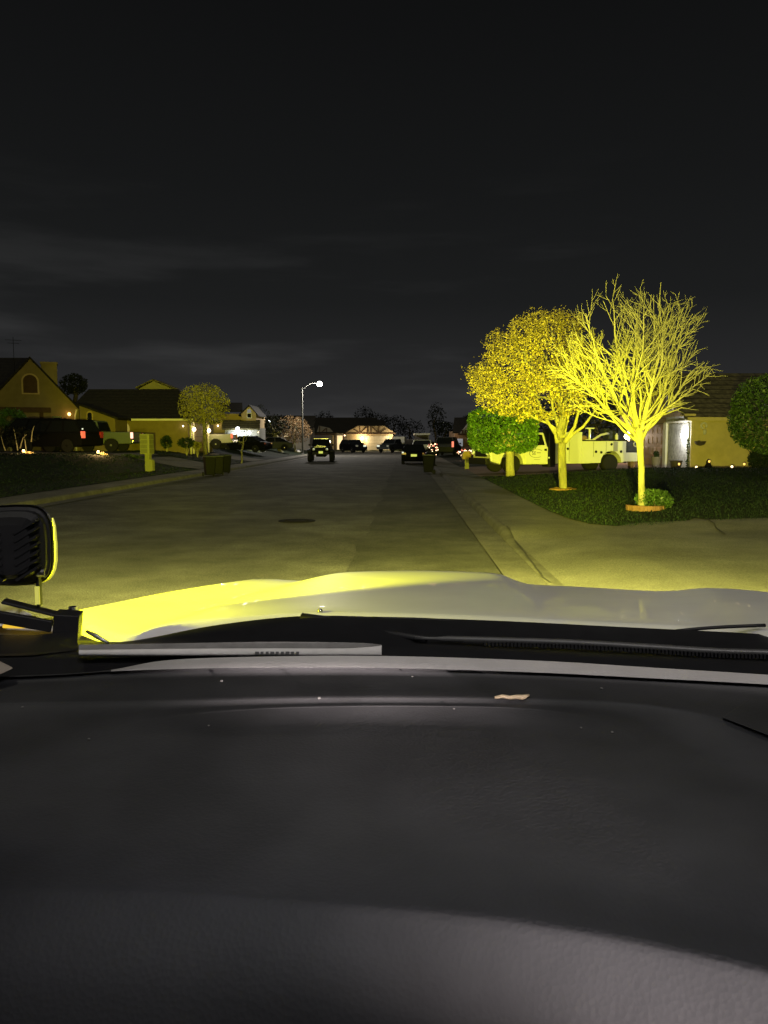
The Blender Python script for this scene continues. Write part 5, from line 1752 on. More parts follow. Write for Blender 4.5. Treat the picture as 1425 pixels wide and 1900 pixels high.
# house hidden under the trees left of the street lamp: only lamps and a lit window show
hh = thing('shaded_house', 'dark house under trees with a small lit window left of the street lamp', 'house', (X(528, 100), 103, 0.9))
g = MB(); g.box((X(525, 100), 104, 1.8), (7, 7, 3.2)); g.build('wall', M['stucco_grey'], hh, world=True)
g = MB(); quadbox(g, [(X(525, 100) - 4, 100, 3.3), (X(525, 100) + 4, 100, 3.3), (X(525, 100) + 4, 104, 5.0), (X(525, 100) - 4, 104, 5.0)], 0.12); g.build('roof', M['shingle_dark'], hh, world=True)
g = MB(); g.box((X(531, 100), 100.46, Zp(807, 100)), (0.5, 0.06, 0.5)); g.build('window', M['window_lit'], hh, world=True)
wall_lamp(hh, (X(502, 100), 99.9, Zp(782, 100)), 0.16, 'bulb_white', 6, (1, 1, 0.95))

# timbered house across the end of the street
YD = 124.0
hd_ = thing('timbered_house', 'timbered house with cream garage door and lit door across the street end', 'house', (-6, 128, 0.1))
g = MB(); g.box(((X(556, YD) + X(692, YD)) / 2, YD + 4, 1.55), (X(692, YD) - X(556, YD), 8, 2.9)); g.build('wall', M['stucco_grey'], hd_, world=True)
g = MB(); quadbox(g, [(X(550, YD), YD - 0.6, 2.95), (X(700, YD), YD - 0.6, 2.95), (X(700, YD), YD + 4.5, 5.45), (X(580, YD), YD + 4.5, 5.45)], 0.15); g.build('roof', M['shingle_dark'], hd_, world=True)
YG = 120.0
gx0, gx1 = X(641, YG), X(732, YG)
g = MB(); g.box(((gx0 + gx1) / 2, YG + 3, 1.5), (gx1 - gx0 - 0.5, 6, 2.8)); g.build('garage_wall', M['stucco_tan'], hd_, world=True)
gz_ = lambda py: Zp(py, YG)
tp_ = [(gx0, gz_(803)), (gx1, gz_(803)), (X(713, YG), gz_(790)), (X(664, YG), gz_(790))]
g = MB(); g.prism(tp_, YG - 0.1, YG + 4); g.build('gable', M['stucco_tan'], hd_, world=True)
g = MB(); quadbox(g, [(X(660, YG), YG - 0.4, gz_(789)), (X(717, YG), YG - 0.4, gz_(789)), (X(712, YG), YG + 4, gz_(778)), (X(662, YG), YG + 4, gz_(778))], 0.12)
for a_, b_ in ((X(664, YG), gx0 - 0.3), (X(713, YG), gx1 + 0.3)):
    quadbox(g, [(a_, YG - 0.4, gz_(789)), (b_, YG - 0.4, gz_(804)), (b_, YG + 6, gz_(804)), (a_, YG + 6, gz_(789))], 0.12)
g.build('garage_roof', M['shingle_dark'], hd_, world=True)


def beam(g, a, c, y, w_=0.17):
    a, c = Vector((a[0], y, a[1])), Vector((c[0], y, c[1]))
    d = (c - a); m_ = (a + c) / 2
    g.box(m_, (d.length, 0.06, w_), (0, -math.atan2(d.z, d.x), 0))


g = MB(); yb_ = YG - 0.14
beam(g, (gx0 - 0.2, gz_(804)), (gx1 + 0.2, gz_(804)), yb_, 0.24)
for px in (668, 682, 688, 703):
    beam(g, (X(px, YG), gz_(790)), (X(px, YG), gz_(803)), yb_ - 0.004)
for a_, b_ in (((656, 796), (667, 803)), ((669, 803), (681, 791)), ((690, 791), (702, 803)), ((704, 803), (716, 795))):
    beam(g, (X(a_[0], YG), gz_(a_[1])), (X(b_[0], YG), gz_(b_[1])), yb_ - 0.008)
g.build('timbers', M['trim_brown'], hd_, world=True)
g = MB(); g.box(((X(678.5, YG) + X(722, YG)) / 2, YG - 0.02, 1.22), (X(722, YG) - X(678.5, YG), 0.10, 2.25)); g.build('garage_door', M['garage_cream'], hd_, world=True)
wall_lamp(hd_, (X(672, YG), YG - 0.1, gz_(813)), 0.20, 'bulb_warm', 260, (1, 0.80, 0.48))
wall_lamp(hd_, (X(731, YG), YG - 0.3, gz_(814.5)), 0.22, 'bulb_fairy', 320, (1, 0.84, 0.56))
wall_lamp(hd_, (X(640, YD), YD - 0.2, Zp(808, YD)), 0.10, 'bulb_fairy', 6, (1, 0.8, 0.5))
lx0, lx1 = X(588, YD), X(622, YD)
g = MB(); g.prism([(lx0, Zp(805, YD)), (lx1, Zp(805, YD)), (X(612, YD), Zp(794, YD)), (X(593, YD), Zp(790, YD))], YD - 0.5, YD + 3); g.build('gable', M['stucco_grey'], hd_, world=True)
g = MB(); beam(g, (X(594, YD), Zp(791, YD)), (X(594, YD), Zp(805, YD)), YD - 0.54); beam(g, (X(596, YD), Zp(804, YD)), (X(606, YD), Zp(795, YD)), YD - 0.545); beam(g, (X(607, YD), Zp(794, YD)), (X(607, YD), Zp(805, YD)), YD - 0.54); beam(g, (lx0 - 2, Zp(805.5, YD)), (lx1 + 0.3, Zp(805.5, YD)), YD - 0.55, 0.2); g.build('timbers', M['trim_brown'], hd_, world=True)
g = MB(); g.box((X(631, YD), YD - 0.04, 1.30), (0.86, 0.06, 2.25)); g.build('door', M['window_lit'], hd_, world=True)
for px in (618.5, 622, 638):
    g = MB(); g.box((X(px, YD), YD - 0.05, 1.30), (0.18, 0.08, 2.3)); g.build('door_post', M['door_tan'] if px < 620 else M['trim_brown'], hd_, world=True)
g = MB(); g.box((X(656, YD), YG - 0.13 if False else YG + 0.12, Zp(812, YG)), (1.1, 0.14, 0.85)); wn = g.build('window', M['trim_white'], hd_, world=True)
light('porch_light', 'POINT', (X(631, YD), YD - 1.0, 1.6), 22, (1, 0.75, 0.4), hd_, 0.1)

# timbered house on the right, mostly behind the clipped tree
YE = 88.0
he = thing('brick_house', 'dark brick house with timbered gable and blue lit window beyond the clipped tree', 'house', (X(900, YE), YE + 4, 0.2))
g = MB(); g.box((X(905, YE), YE + 4, 1.45), (7.6, 8, 2.6)); g.build('wall', M['clay'], he, world=True)
g = MB(); quadbox(g, [(X(838, YE), YE - 0.6, 2.62), (X(985, YE), YE - 0.6, 2.62), (X(985, YE), YE + 4, 4.4), (X(848, YE), YE + 4, 4.4)], 0.14); g.build('roof', M['shingle_dark'], he, world=True)
g = MB(); g.prism([(X(850, YE), Zp(805, YE)), (X(900, YE), Zp(805, YE)), (X(875, YE), Zp(780, YE))], YE - 0.8, YE + 2); g.build('gable', M['stucco_grey'], he, world=True)
g = MB()
for px in (856, 862, 870):
    beam(g, (X(px, YE), Zp(798, YE)), (X(px, YE), Zp(805, YE)), YE - 0.83, 0.14)
beam(g, (X(848, YE), Zp(806, YE)), (X(902, YE), Zp(806, YE)), YE - 0.84, 0.2); g.build('timbers', M['trim_brown'], he, world=True)
g = MB(); g.box((X(852.5, YE), YE - 0.04, Zp(821, YE)), (0.68, 0.06, 0.85)); g.build('window', M['window_blue'], he, world=True)
wall_lamp(he, (X(829, YE), YE - 0.3, Zp(814, YE)), 0.14, 'bulb_fairy', 5, (1, 0.8, 0.6))
wall_lamp(he, (X(838.5, YE), YE - 0.3, Zp(814, YE)), 0.15, 'bulb_fairy', 8, (1, 0.7, 0.45))
YF = 112
hf = thing('carport', 'grey carport with a pale flat fascia beyond the white SUV', 'carport', (X(783, YF), YF + 2, 0.1))
g = MB(); g.box((X(783, YF), YF + 2, Zp(805.5, YF)), (2.2, 5, 0.24)); g.build('roof', M['trim_white'], hf, world=True)
for dx in (-0.95, 0.95):
    g = MB(); g.box((X(783, YF) + dx, YF + 0.3, 1.3), (0.14, 0.14, 2.6)); g.build('post', M['stucco_grey'], hf, world=True)
g = MB(); g.box((X(785, YF), YF + 4.4, 1.3), (2.2, 0.14, 2.4)); g.build('back_wall', M['stucco_grey'], hf, world=True)
# wooden fence closing the right yard behind the cars
t = thing('wooden_fence', 'low dark wooden fence behind the pickup at the far right end', 'fence', (X(765, 114), 114, 0.1))
g = MB()
for k in range(24):
    g.box((-1.9 + k * 0.16, 0, 0.85), (0.145, 0.03, 1.7 + 0.03 * (k % 3)))
g.build('boards', M['stucco_grey'], t)
for k in (-1.9, 0, 1.8):
    g = MB(); g.box((k, 0.07, 0.85), (0.1, 0.1, 1.75)); g.build('post', M['trim_brown'], t)

# ------------------------------------------------------------------ light covered shrubs
def fairy_shrub(label, px, py, Y, rx, rz_, n, seed, red=0.2, power=6):
    c = at_Y(px, py, Y)
    z0 = gz(c.x, Y, False)
    t = thing('shrub_with_lights', label, 'shrub', (c.x, Y, z0), 0, 'shrubs wound with lights')
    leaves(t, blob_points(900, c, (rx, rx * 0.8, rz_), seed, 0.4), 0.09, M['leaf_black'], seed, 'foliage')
    g1 = np.random.default_rng(seed)
    P = blob_points(n, c, (rx, rx * 0.8, rz_), seed + 3, 0.9)
    P = P[P[:, 1] < Y]
    a, b_ = MB(), MB()
    for p in P:
        (b_ if g1.uniform() < red else a).ball(p, 0.035 + 0.05 * g1.uniform() ** 3, 6, 4)
    a.build('white_bulbs', M['bulb_fairy'], t, world=True, fix=False)
    if b_.f:
        b_.build('red_bulbs', M['bulb_red'], t, world=True, fix=False)
    light('lamp_light', 'POINT', c + Vector((0, -rx, 0)), power, (1, 0.6, 0.32), t, 0.3)


fairy_shrub('rounded shrub wound with warm lights beside the white SUV', 803, 833, 66, 0.45, 0.62, 60, 11, 0.25, 8)
fairy_shrub('low wide shrub crowded with white and red lights behind the tan mailbox', 862, 840, 60, 0.75, 0.26, 80, 12, 0.3, 9)
fairy_shrub('smaller shrub with a few lights beside the clipped tree', 885, 838, 58, 0.36, 0.20, 22, 13, 0.35, 3)

# ------------------------------------------------------------------ mail boxes, bins
p = on_ground(274, 875)
t = thing('mailbox_cluster', 'green lit metal mailbox cabinet on a pedestal at the left kerb', 'mailbox', p, R(-14))
k_ = p.y / F
g = MB(); g.box((0, 0, 35 * k_ + 16 * k_), (19 * k_, 0.46, 37 * k_)); g.build('cabinet', M['box_green'], t, bevel=0.02)
g = MB()
for r_ in range(4):
    g.box((9.6 * k_, -0.0, (38 + r_ * 8.5) * k_), (0.012, 0.40, 7.2 * k_))
    g.box((-1 * k_, -0.232, (38 + r_ * 8.5) * k_), (14 * k_, 0.012, 7.0 * k_))
g.build('doors', mat('box_door', (0.13, 0.13, 0.06), 0.6, var=0.15, scale=6), t)
g = MB(); g.box((0.05, 0, 17 * k_), (9 * k_, 0.24, 34 * k_)); g.build('pedestal', M['box_green'], t, bevel=0.01)
g = MB(); g.box((0.25, -0.05, 12 * k_), (8 * k_, 0.2, 20 * k_)); g.build('side_box', M['box_green'], t)

p = on_ground(866, 870, False)
t = thing('mailbox', 'tan mailbox board on a short wooden post beside the right pavement', 'mailbox', p, 0)
k_ = p.y / F
g = MB(); g.box((0, 0, 9 * k_), (7.5 * k_, 0.12, 18 * k_)); g.build('post', M['box_green'], t)
g = MB(); pts_ = [(-9 * k_, 18 * k_), (9.5 * k_, 18 * k_), (9.5 * k_, 27 * k_), (6 * k_, 33 * k_), (-5.5 * k_, 33 * k_), (-9 * k_, 27 * k_)]
g.prism(pts_, -0.22, 0.22); g.build('box', M['box_tan'], t, bevel=0.02)


def make_bin():
    t = thing('wheelie_bin', 'dark', 'bin', (0, 0, 0), 0, 'wheelie bins standing in the gutters')
    g = MB(); g.add([(sx * (0.22 + 0.06 * z), sy * (0.26 + 0.08 * z), 0.08 + 0.90 * z) for z in (0, 1) for sx, sy in ((-1, -1), (1, -1), (1, 1), (-1, 1))], [(3, 2, 1, 0), (4, 5, 6, 7), (0, 1, 5, 4), (1, 2, 6, 5), (2, 3, 7, 6), (3, 0, 4, 7)])
    g.build('bin_body', M['bin_dark'], t, bevel=0.03)
    g = MB(); g.prism([(-0.37, 0.985), (0.36, 0.985), (0.34, 1.03), (0.05, 1.075), (-0.34, 1.04)], -0.30, 0.30, 'x'); lid = g.build('lid', M['bin_lid'], t, bevel=0.02)
    g = MB(); g.cyl((-0.24, 0.38, 0.96), (0.24, 0.38, 0.96), 0.02, n=8); g.build('handle', M['bin_dark'], lid)
    for s_ in (-1, 1):
        g = MB(); g.cyl((s_ * 0.25, 0.30, 0.11), (s_ * 0.31, 0.30, 0.11), 0.11, n=14); g.build('wheel', M['rubber'], t)
    return t


b0 = make_bin()
b0.scale = (0.9, 0.9, 0.94); b0.location = at_Z(389, 884, 0.01); b0.rotation_euler = (0, 0, R(24)); b0['label'] = 'dark wheelie bin nearest the mailbox cabinet in the left gutter'
dup(b0, at_Z(405, 882, 0.01), R(18), 'middle dark wheelie bin of the three in the left gutter')
dup(b0, at_Z(418, 879, 0.01), R(28), 'dark wheelie bin at the street lamp end of the left row')
dup(b0, at_Z(795, 879, 0.01), R(-94), 'dark wheelie bin in the right gutter just behind the black car')
dup(b0, at_Z(799, 868, 0.01), R(-86), 'second dark wheelie bin further along the right gutter')

# ------------------------------------------------------------------ trees and shrubs
# bare tree
b_ = on_ground(1190, 947)
BT = thing('bare_tree', 'bare many branched tree lit bright yellow on the right lawn', 'tree', b_)
k_ = b_.y / F
fork = at_Y(1186, 800, b_.y)
rb = random.Random(21)
OUT = [(1026, 640), (1028, 705), (1045, 750), (1100, 778), (1150, 800), (1187, 830), (1225, 800), (1280, 755), (1312, 695), (1302, 640), (1318, 590), (1300, 560), (1262, 545), (1245, 560), (1216, 534), (1195, 560), (1168, 555), (1140, 560), (1112, 538), (1088, 560), (1072, 595)]


def in_crown(p, m):
    d = p - Vector((0, 0, H))
    zc = d.y * CP - d.z * SP
    yc = d.y * SP + d.z * CP
    px, py = CX + F * d.x / zc, CY - F * yc / zc
    px = 1175 + (px - 1175) * m
    py = 690 + (py - 690) * m
    c = False
    for i in range(len(OUT)):
        (x1_, y1_), (x2_, y2_) = OUT[i], OUT[(i + 1) % len(OUT)]
        if (y1_ > py) != (y2_ > py) and px < (x2_ - x1_) * (py - y1_) / (y2_ - y1_) + x1_:
            c = not c
    return c


Yb2 = b_.y
limbs_big, limbs_fine = MB(), []


def rvec(a):
    return Vector((rb.gauss(0, a), rb.gauss(0, a), rb.gauss(0, a)))


def grow(p, d, length, r0, level):
    """a tapering limb that keeps its direction, bends a little upwards and carries side shoots"""
    n = max(3, int(length / 0.11))
    st = length / n
    pts, rad = [p.copy()], [r0]
    d = d.normalized()
    side = rb.choice((-1, 1))
    mg_ = rb.uniform(0.93, 1.12)
    for i in range(n):
        d = (d + rvec(0.065) + Vector((0, 0, 0.028 if level else 0.016))).normalized()
        p = p + d * st
        if i > 2 and not in_crown(p, mg_):
            break
        f = (i + 1) / n
        rr = r0 * (1 - 0.80 * f) + 0.0022
        pts.append(p.copy()); rad.append(rr)
        if level < 3 and f > (0.22 if level == 0 else 0.12) and rb.random() < (0.66, 0.58, 0.48)[level] and f < 0.97:
            side = -side
            ax = Vector((0, 1, 0)) if rb.random() < 0.55 else Vector((rb.gauss(0, 1), rb.gauss(0, 1), 0.2)).normalized()
            ang = side * R(rb.uniform(22, 48))
            dd = Matrix.Rotation(ang, 3, ax) @ d
            grow(p.copy(), dd, length * (1 - f * 0.62) * rb.uniform(0.34, 0.62), max(0.0032, rr * 0.62), level + 1)
    if rad[0] > 0.012:
        limbs_big.tube(pts, rad, 7 if r0 > 0.02 else 5, caps=False)
    else:
        limbs_fine.append((pts, rad))


trunk = MB()
tp2 = [(1191, 948), (1191, 930), (1190, 900), (1190, 870), (1188, 840), (1187, 815), (1185, 795)]
trunk.tube([at_Y(x, y, Yb2) for x, y in tp2], [0.095, 0.076, 0.068, 0.066, 0.068, 0.080, 0.075], 12, caps=False)
ends = [(1040, 655, -0.5), (1036, 705, 0.4), (1062, 742, -0.9), (1066, 610, 0.6), (1092, 575, -0.3), (1113, 548, 0.5), (1140, 590, -1.0), (1160, 570, 0.2), (1185, 600, 1.1), (1213, 522, 0.0), (1238, 580, -0.8), (1258, 552, 0.3),
        (1284, 572, -0.2), (1300, 610, 0.6), (1302, 690, 0.0), (1282, 735, -0.7), (1240, 640, 1.2), (1120, 640, 1.2), (1090, 690, -1.2), (1250, 690, -1.1)]
for i, (ex, ey, dy) in enumerate(ends):
    fy = 822 - 34 * (i % 4) / 3
    a = at_Y(1187 + (2 if ex > 1187 else -2), fy, Yb2) + Vector((0, 0, 0))
    e = at_Y(ex, ey, Yb2 + dy)
    v = e - a
    L_ = v.length
    d0 = (v.normalized() + Vector((v.x * 0.10, v.y * 0.10, -0.03))).normalized()
    grow(a, d0, L_ * 1.08, rb.uniform(0.025, 0.035) if i < 16 else 0.020, 0)
o_ = trunk
o_.add(limbs_big.v, limbs_big.f)
o_.build('trunk', M['bark_pale'], BT, smooth=True, world=True, fix=False)
fine = MB()
for pts, rad in limbs_fine:
    fine.tube(pts, rad, 4, caps=False)
fine.build('crown', M['bark_pale'], BT, smooth=True, world=True, fix=False)
# brick ring and round bush at its foot
t = thing('brick_edging', 'curved ring of red bricks round the foot of the bare tree', 'brick edging', b_)
for k in range(9):
    a = math.pi * (0.98 + k * 0.125)
    g = MB(); g.box((0.10 + 0.34 * math.cos(a), 0.05 + 0.30 * math.sin(a), 0.055), (0.21, 0.10, 0.12), (0, 0, a + math.pi / 2)); g.build('brick', M['brick_edge'], t, bevel=0.008)
bb = on_ground(1216, 946)
t = thing('round_bush', 'small round green bush growing beside the foot of the bare tree', 'bush', bb)
c = at_Y(1214, 926, bb.y + 0.15)
leaves(t, blob_points(3000, c, (0.40, 0.38, 0.27), 31, 0.6), 0.030, M['leaf_mid'], 32, 'foliage')
g = MB(); g.tube([bb, c], 0.02, 6); g.build('stem', M['bark_dark'], t, world=True)
# leafy autumn tree
def inside(px, py):
    c = False
    n = len(outline)
    for i in range(n):
        x1_, y1_ = outline[i]; x2_, y2_ = outline[(i + 1) % n]
        if (y1_ > py) != (y2_ > py) and px < (x2_ - x1_) * (py - y1_) / (y2_ - y1_) + x1_:
            c = not c
    return c


b_ = on_ground(1045, 909)
LT = thing('leafy_tree', 'broad tree in yellow brown leaf between the clipped tree and bare tree', 'tree', b_)
Yt = b_.y
g1 = np.random.default_rng(22)
c = at_Y(990, 690, Yt)
k_ = Yt / F
oc = [(862, 695), (880, 735), (905, 765), (950, 775), (1000, 778), (1050, 775), (1090, 760), (1112, 740), (1120, 690), (1105, 620), (1080, 585), (1040, 572), (1000, 578), (965, 590), (930, 605), (900, 622), (905, 650), (880, 660)]
outline = oc
A = []
clus = [(g1.uniform(868, 1112), g1.uniform(580, 772), g1.uniform(-1.4, 1.4)) for _ in range(150)]
clus = [q for q in clus if inside(q[0], q[1])]
while len(A) < 900:
    q = clus[g1.integers(0, len(clus))]
    px, py = q[0] + g1.normal(0, 13), q[1] + g1.normal(0, 11)
    if not inside(px, py):
        continue
    e = 1 - min(1, ((px - 992) / 135) ** 2 * 0.8 + ((py - 680) / 110) ** 2 * 0.5)
    A.append(at_Y(px, py, Yt + q[2] * math.sqrt(max(0.05, e)) * 1.15 + g1.normal(0, 0.12)))
path = [b_, at_Y(1044, 885, Yt), at_Y(1043, 860, Yt), at_Y(1042, 835, Yt), at_Y(1043, 818, Yt)]
nodes, par = colonize(A, path, step=0.14, kill=0.26, infl=1.2, iters=130, seed=8, jit=0.28)
r_, kids = skeleton_mesh(nodes, par, tip=0.005, expo=2.0, rmax=0.125)
tree_mesh(LT, nodes, par, r_, M['bark'])
g = MB()   # two low limbs that show below the crown
for pts_ in ([(1048, 822), (1062, 806), (1082, 792), (1108, 757)], [(1034, 822), (1030, 795), (1016, 785), (990, 775), (975, 760)], [(1040, 818), (1022, 792), (1008, 768), (996, 740)], [(1042, 815), (1034, 786), (1026, 758), (1022, 730)], [(1045, 815), (1050, 788), (1058, 758), (1060, 725)], [(1049, 818), (1066, 792), (1074, 762), (1082, 735)], [(1044, 815), (1045, 785), (1040, 755), (1044, 725)]):
    g = MB(); g.tube([at_Y(x, y, Yt - 0.15) for x, y in pts_], [0.065, 0.05, 0.04, 0.03, 0.018][:len(pts_)], 8)
    g.build('limb', M['bark_pale'], LT, smooth=True, world=True)
nd = nodes[[i for i in range(len(nodes)) if r_[i] < 0.02]]
sp_ = sprays(nodes, par, r_, 0.016, 1, 0.30, 24, 0.10, 0.5, np.array(tuple(c)))
spray_mesh(LT, sp_, 0.005, M['bark_pale'], 'twigs')
extra = np.vstack([np.array([a + (b - a) * g1.uniform(0.15, 1.15) for a, b in sp_]) + g1.normal(0, 0.035, (len(sp_), 3)) for _ in range(14)])
near = nd[g1.integers(0, len(nd), 9000)] + g1.normal(0, 0.11, (9000, 3))
LV = []
while len(LV) < 9000:
    px, py = g1.uniform(858, 1122), g1.uniform(568, 782)
    if not inside(px, py) or math.sin(px * 0.09 + 1) + math.sin(py * 0.10) + math.sin(px * 0.05 - py * 0.07) < -0.9 + g1.normal(0, 0.5):
        continue
    e = 1 - min(1, ((px - 992) / 135) ** 2 * 0.8 + ((py - 680) / 110) ** 2 * 0.5)
    LV.append(tuple(at_Y(px, py, Yt + g1.uniform(-1, 1) * 1.6 * math.sqrt(max(0.03, e)))))
leaves(LT, np.vstack([extra, near, np.array(LV)]), 0.031, M['leaf_autumn'], 41)
g = MB(); g.lathe([(0.42, 0.0), (0.40, 0.05), (0.30, 0.06), (0.28, 0.03)], 18, b_); tag(g.build('tree_ring', M['brick_edge']), 'flat low brick ring round the foot of the leafy tree', 'brick edging')
# clipped tree
b_ = on_ground(947, 884)
t = thing('clipped_tree', 'green tree clipped into a rounded block before the utility truck', 'tree', b_)
Yh = b_.y
g = MB(); g.tube([b_, at_Y(946, 860, Yh), at_Y(946, 845, Yh), at_Y(944, 828, Yh), at_Y(942, 810, Yh)], [0.20, 0.17, 0.17, 0.22, 0.25], 14)
for x2, y2 in ((915, 820), (975, 820), (930, 800), (960, 800), (945, 790)):
    g.tube([at_Y(945, 838, Yh), at_Y((945 + x2) / 2, (836 + y2) / 2, Yh - 0.1), at_Y(x2, y2 - 6, Yh)], [0.13, 0.10, 0.05], 8)
g.build('trunk', M['bark'], t, smooth=True, world=True)
c = at_Y(932, 798, Yh)
k_ = Yh / F
L1 = blob_points(15000, c, (63 * k_, 1.15, 40 * k_), 51, 0.80, 4.5, lumps=0)
L1[:, 2] += 0.06 * np.sin(L1[:, 0] * 5 + L1[:, 1] * 3) + 0.03 * np.sin(L1[:, 0] * 13)
# a few shoots standing out of the top
sh = np.array([tuple(at_Y(945 + 18 * math.sin(i), 757 - (i % 6), Yh + 0.4 * math.cos(i * 2))) for i in range(150)])
leaves(t, np.vstack([L1, sh]), 0.050, M['leaf_green'], 52)
# topiary at the right
b_ = on_ground(1428, 905)
t = thing('round_topiary', 'large round green topiary tree at the right edge before the roof', 'tree', (at_Y(1440, 900, 22).x, 22, 0.5))
c = at_Y(1440, 768, 22)
g = MB(); g.tube([(c.x + 0.05, 22, 0.4), (c.x, 22, 1.2), (c.x, 22, 2.2)], [0.10, 0.085, 0.09], 10); g.build('trunk', M['bark'], t, smooth=True, world=True)
leaves(t, blob_points(11000, c, (88 * 22 / F, 1.2, 74 * 22 / F), 61, 0.75, 2.2), 0.045, M['leaf_mid'], 62)
t = thing('dark_shrub', 'dark shrub at the right end of the tan wall', 'shrub', (at_Y(1412, 868, 33).x, 33, 0.5))
leaves(t, blob_points(2500, at_Y(1415, 850, 33), (0.75, 0.6, 0.55), 63, 0.4), 0.05, M['leaf_dark'], 64, 'foliage')

leafy('spreading_tree', 'spreading tree in olive leaf before the low house and its lamps', 'tree', 381, 838, 50.0, 378, 752, 1.75, 1.45, M['leaf_olive'], M['bark'], 5200, 0.060, 71, 0.13, attr=260, step=0.22, base_z=gz(-11.7, 50))
leafy('sapling', 'thin bare sapling on the left lawn before the black car', 'tree', 448, 852, 52, 450, 812, 0.85, 0.75, M['leaf_black'], M['bark'], 60, 0.05, 73, 0.06, attr=60, step=0.2, base_z=gz(-9.7, 52))
leafy('rusty_tree', 'low spreading rusty leaved tree left of the street lamp pole', 'tree', 548, 842, 88, 545, 795, 2.6, 1.75, M['leaf_rust'], M['bark'], 3800, 0.09, 75, 0.12, attr=200, step=0.35, base_z=0.2)
leafy('leaning_tree', 'tree with thick leaning pale trunk under the dark crowns', 'tree', 521, 845, 82, 508, 790, 1.8, 1.3, M['leaf_black'], M['bark'], 1500, 0.1, 77, 0.28, attr=80, step=0.4, base_z=0.35)
DK = [  # px, base py, Y, crown px, crown py, rx, rz
    (484, 832, 92, 484, 790, 1.5, 2.6, 'dark dense tree beside the floodlit house gable'),
    (497, 838, 84, 497, 815, 1.0, 1.2, 'low dark tree between the floodlit house and the rusty tree'),
    (140, 800, 63, 139, 714, 1.2, 1.0, 'dark round tree behind the chimney of the gabled house'),
    (596, 820, 150, 600, 782, 2.6, 2.2, 'dark tree behind the left end of the timbered house roof'),
    (680, 820, 150, 676, 778, 2.4, 2.6, 'dark tree behind the ridge of the timbered house'),
    (705, 820, 152, 700, 783, 3.0, 2.0, 'broad dark tree behind the cream garage gable'),
    (733, 822, 150, 733, 789, 2.6, 2.3, 'dark tree behind the box trailer'),
    (760, 826, 148, 762, 797, 2.8, 2.2, 'low dark tree behind the wooden fence'),
    (808, 826, 126, 810, 778, 1.7, 3.0, 'tall dark tree rising above the carport'),
    (826, 826, 126, 828, 797, 1.7, 1.5, 'dark tree between the tall tree and the brick house'),
    (868, 826, 112, 866, 789, 1.6, 1.6, 'dark tree above the roof of the brick house'),
    (1118, 860, 46, 1115, 770, 1.7, 1.6, 'dark tree in shadow behind the utility truck'),
    (1020, 862, 48, 1015, 790, 2.6, 1.6, 'dark broad tree behind the cab of the utility truck'),
]
for i, (px, pb, Y, cpx, cpy, rx, rz2, lab) in enumerate(DK):
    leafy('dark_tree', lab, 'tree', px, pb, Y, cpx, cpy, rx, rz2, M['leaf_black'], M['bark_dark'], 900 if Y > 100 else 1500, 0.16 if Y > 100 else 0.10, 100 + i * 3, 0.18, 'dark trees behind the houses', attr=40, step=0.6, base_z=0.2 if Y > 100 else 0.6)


def shrub(name, label, px, py, Y, rx, rz2, m, n, ls, seed, group=None):
    c = at_Y(px, py, Y)
    z0 = gz(c.x, Y)
    t = thing(name, label, 'shrub', (c.x, Y, z0), 0, group)
    g = MB()
    for k in range(4):
        g.tube([(c.x, Y, z0), (c.x + rx * 0.5 * math.cos(k * 1.7), Y + rx * 0.4 * math.sin(k * 1.7), c.z)], [0.03, 0.012], 5)
    g.build('stem', M['bark'], t, world=True)
    leaves(t, blob_points(n, c, (rx, rx * 0.8, rz2), seed, 0.4), ls, M[m], seed, 'foliage')
    return t


sg = 'shrubs before the left houses'
shrub('green_shrub', 'green shrub under the porch beam of the gabled house', 18, 778, 47.3, 1.1, 0.75, 'leaf_green', 1500, 0.07, 201, sg)
shrub('green_shrub', 'round dark shrub at the left end of the low house wall', 309, 820, 51, 0.42, 0.42, 'leaf_dark', 900, 0.06, 202, sg)
shrub('green_shrub', 'wide dark shrub beside the lamp lit garage of the low house', 346, 822, 51, 0.60, 0.36, 'leaf_dark', 900, 0.06, 203, sg)
shrub('green_shrub', 'small pale leaved shrub at the foot of the spreading tree', 366, 827, 51.2, 0.35, 0.30, 'leaf_olive', 600, 0.06, 204, sg)
shrub('green_shrub', 'low shrub on the lawn edge between pale pickup and mailbox cabinet', 238, 852, 42, 0.9, 0.28, 'leaf_dark', 900, 0.06, 205, sg)
# bare shrub with pale stems in front of the big SUV
p = at_Y(30, 838, 42)
t = thing('bare_shrub', 'bare shrub with pale forked stems in front of the large SUV', 'shrub', (p.x, 42, gz(p.x, 42)))
g = MB()
for pts_ in ([(33, 836), (30, 818), (26, 797)], [(37, 832), (43, 812), (50, 806)], [(49, 838), (46, 815), (45, 806)], [(58, 780 + 40), (60, 800), (64, 790)], [(10, 836), (5, 822), (2, 808)]):
    g.tube([at_Y(x, y, 42) for x, y in pts_], [0.035, 0.025, 0.012], 6)
g.build('stem', M['bark'], t, world=True)
leaves(t, blob_points(700, at_Y(25, 812, 42.2), (1.5, 0.6, 0.7), 210, 0.4), 0.07, M['leaf_black'], 211, 'foliage')


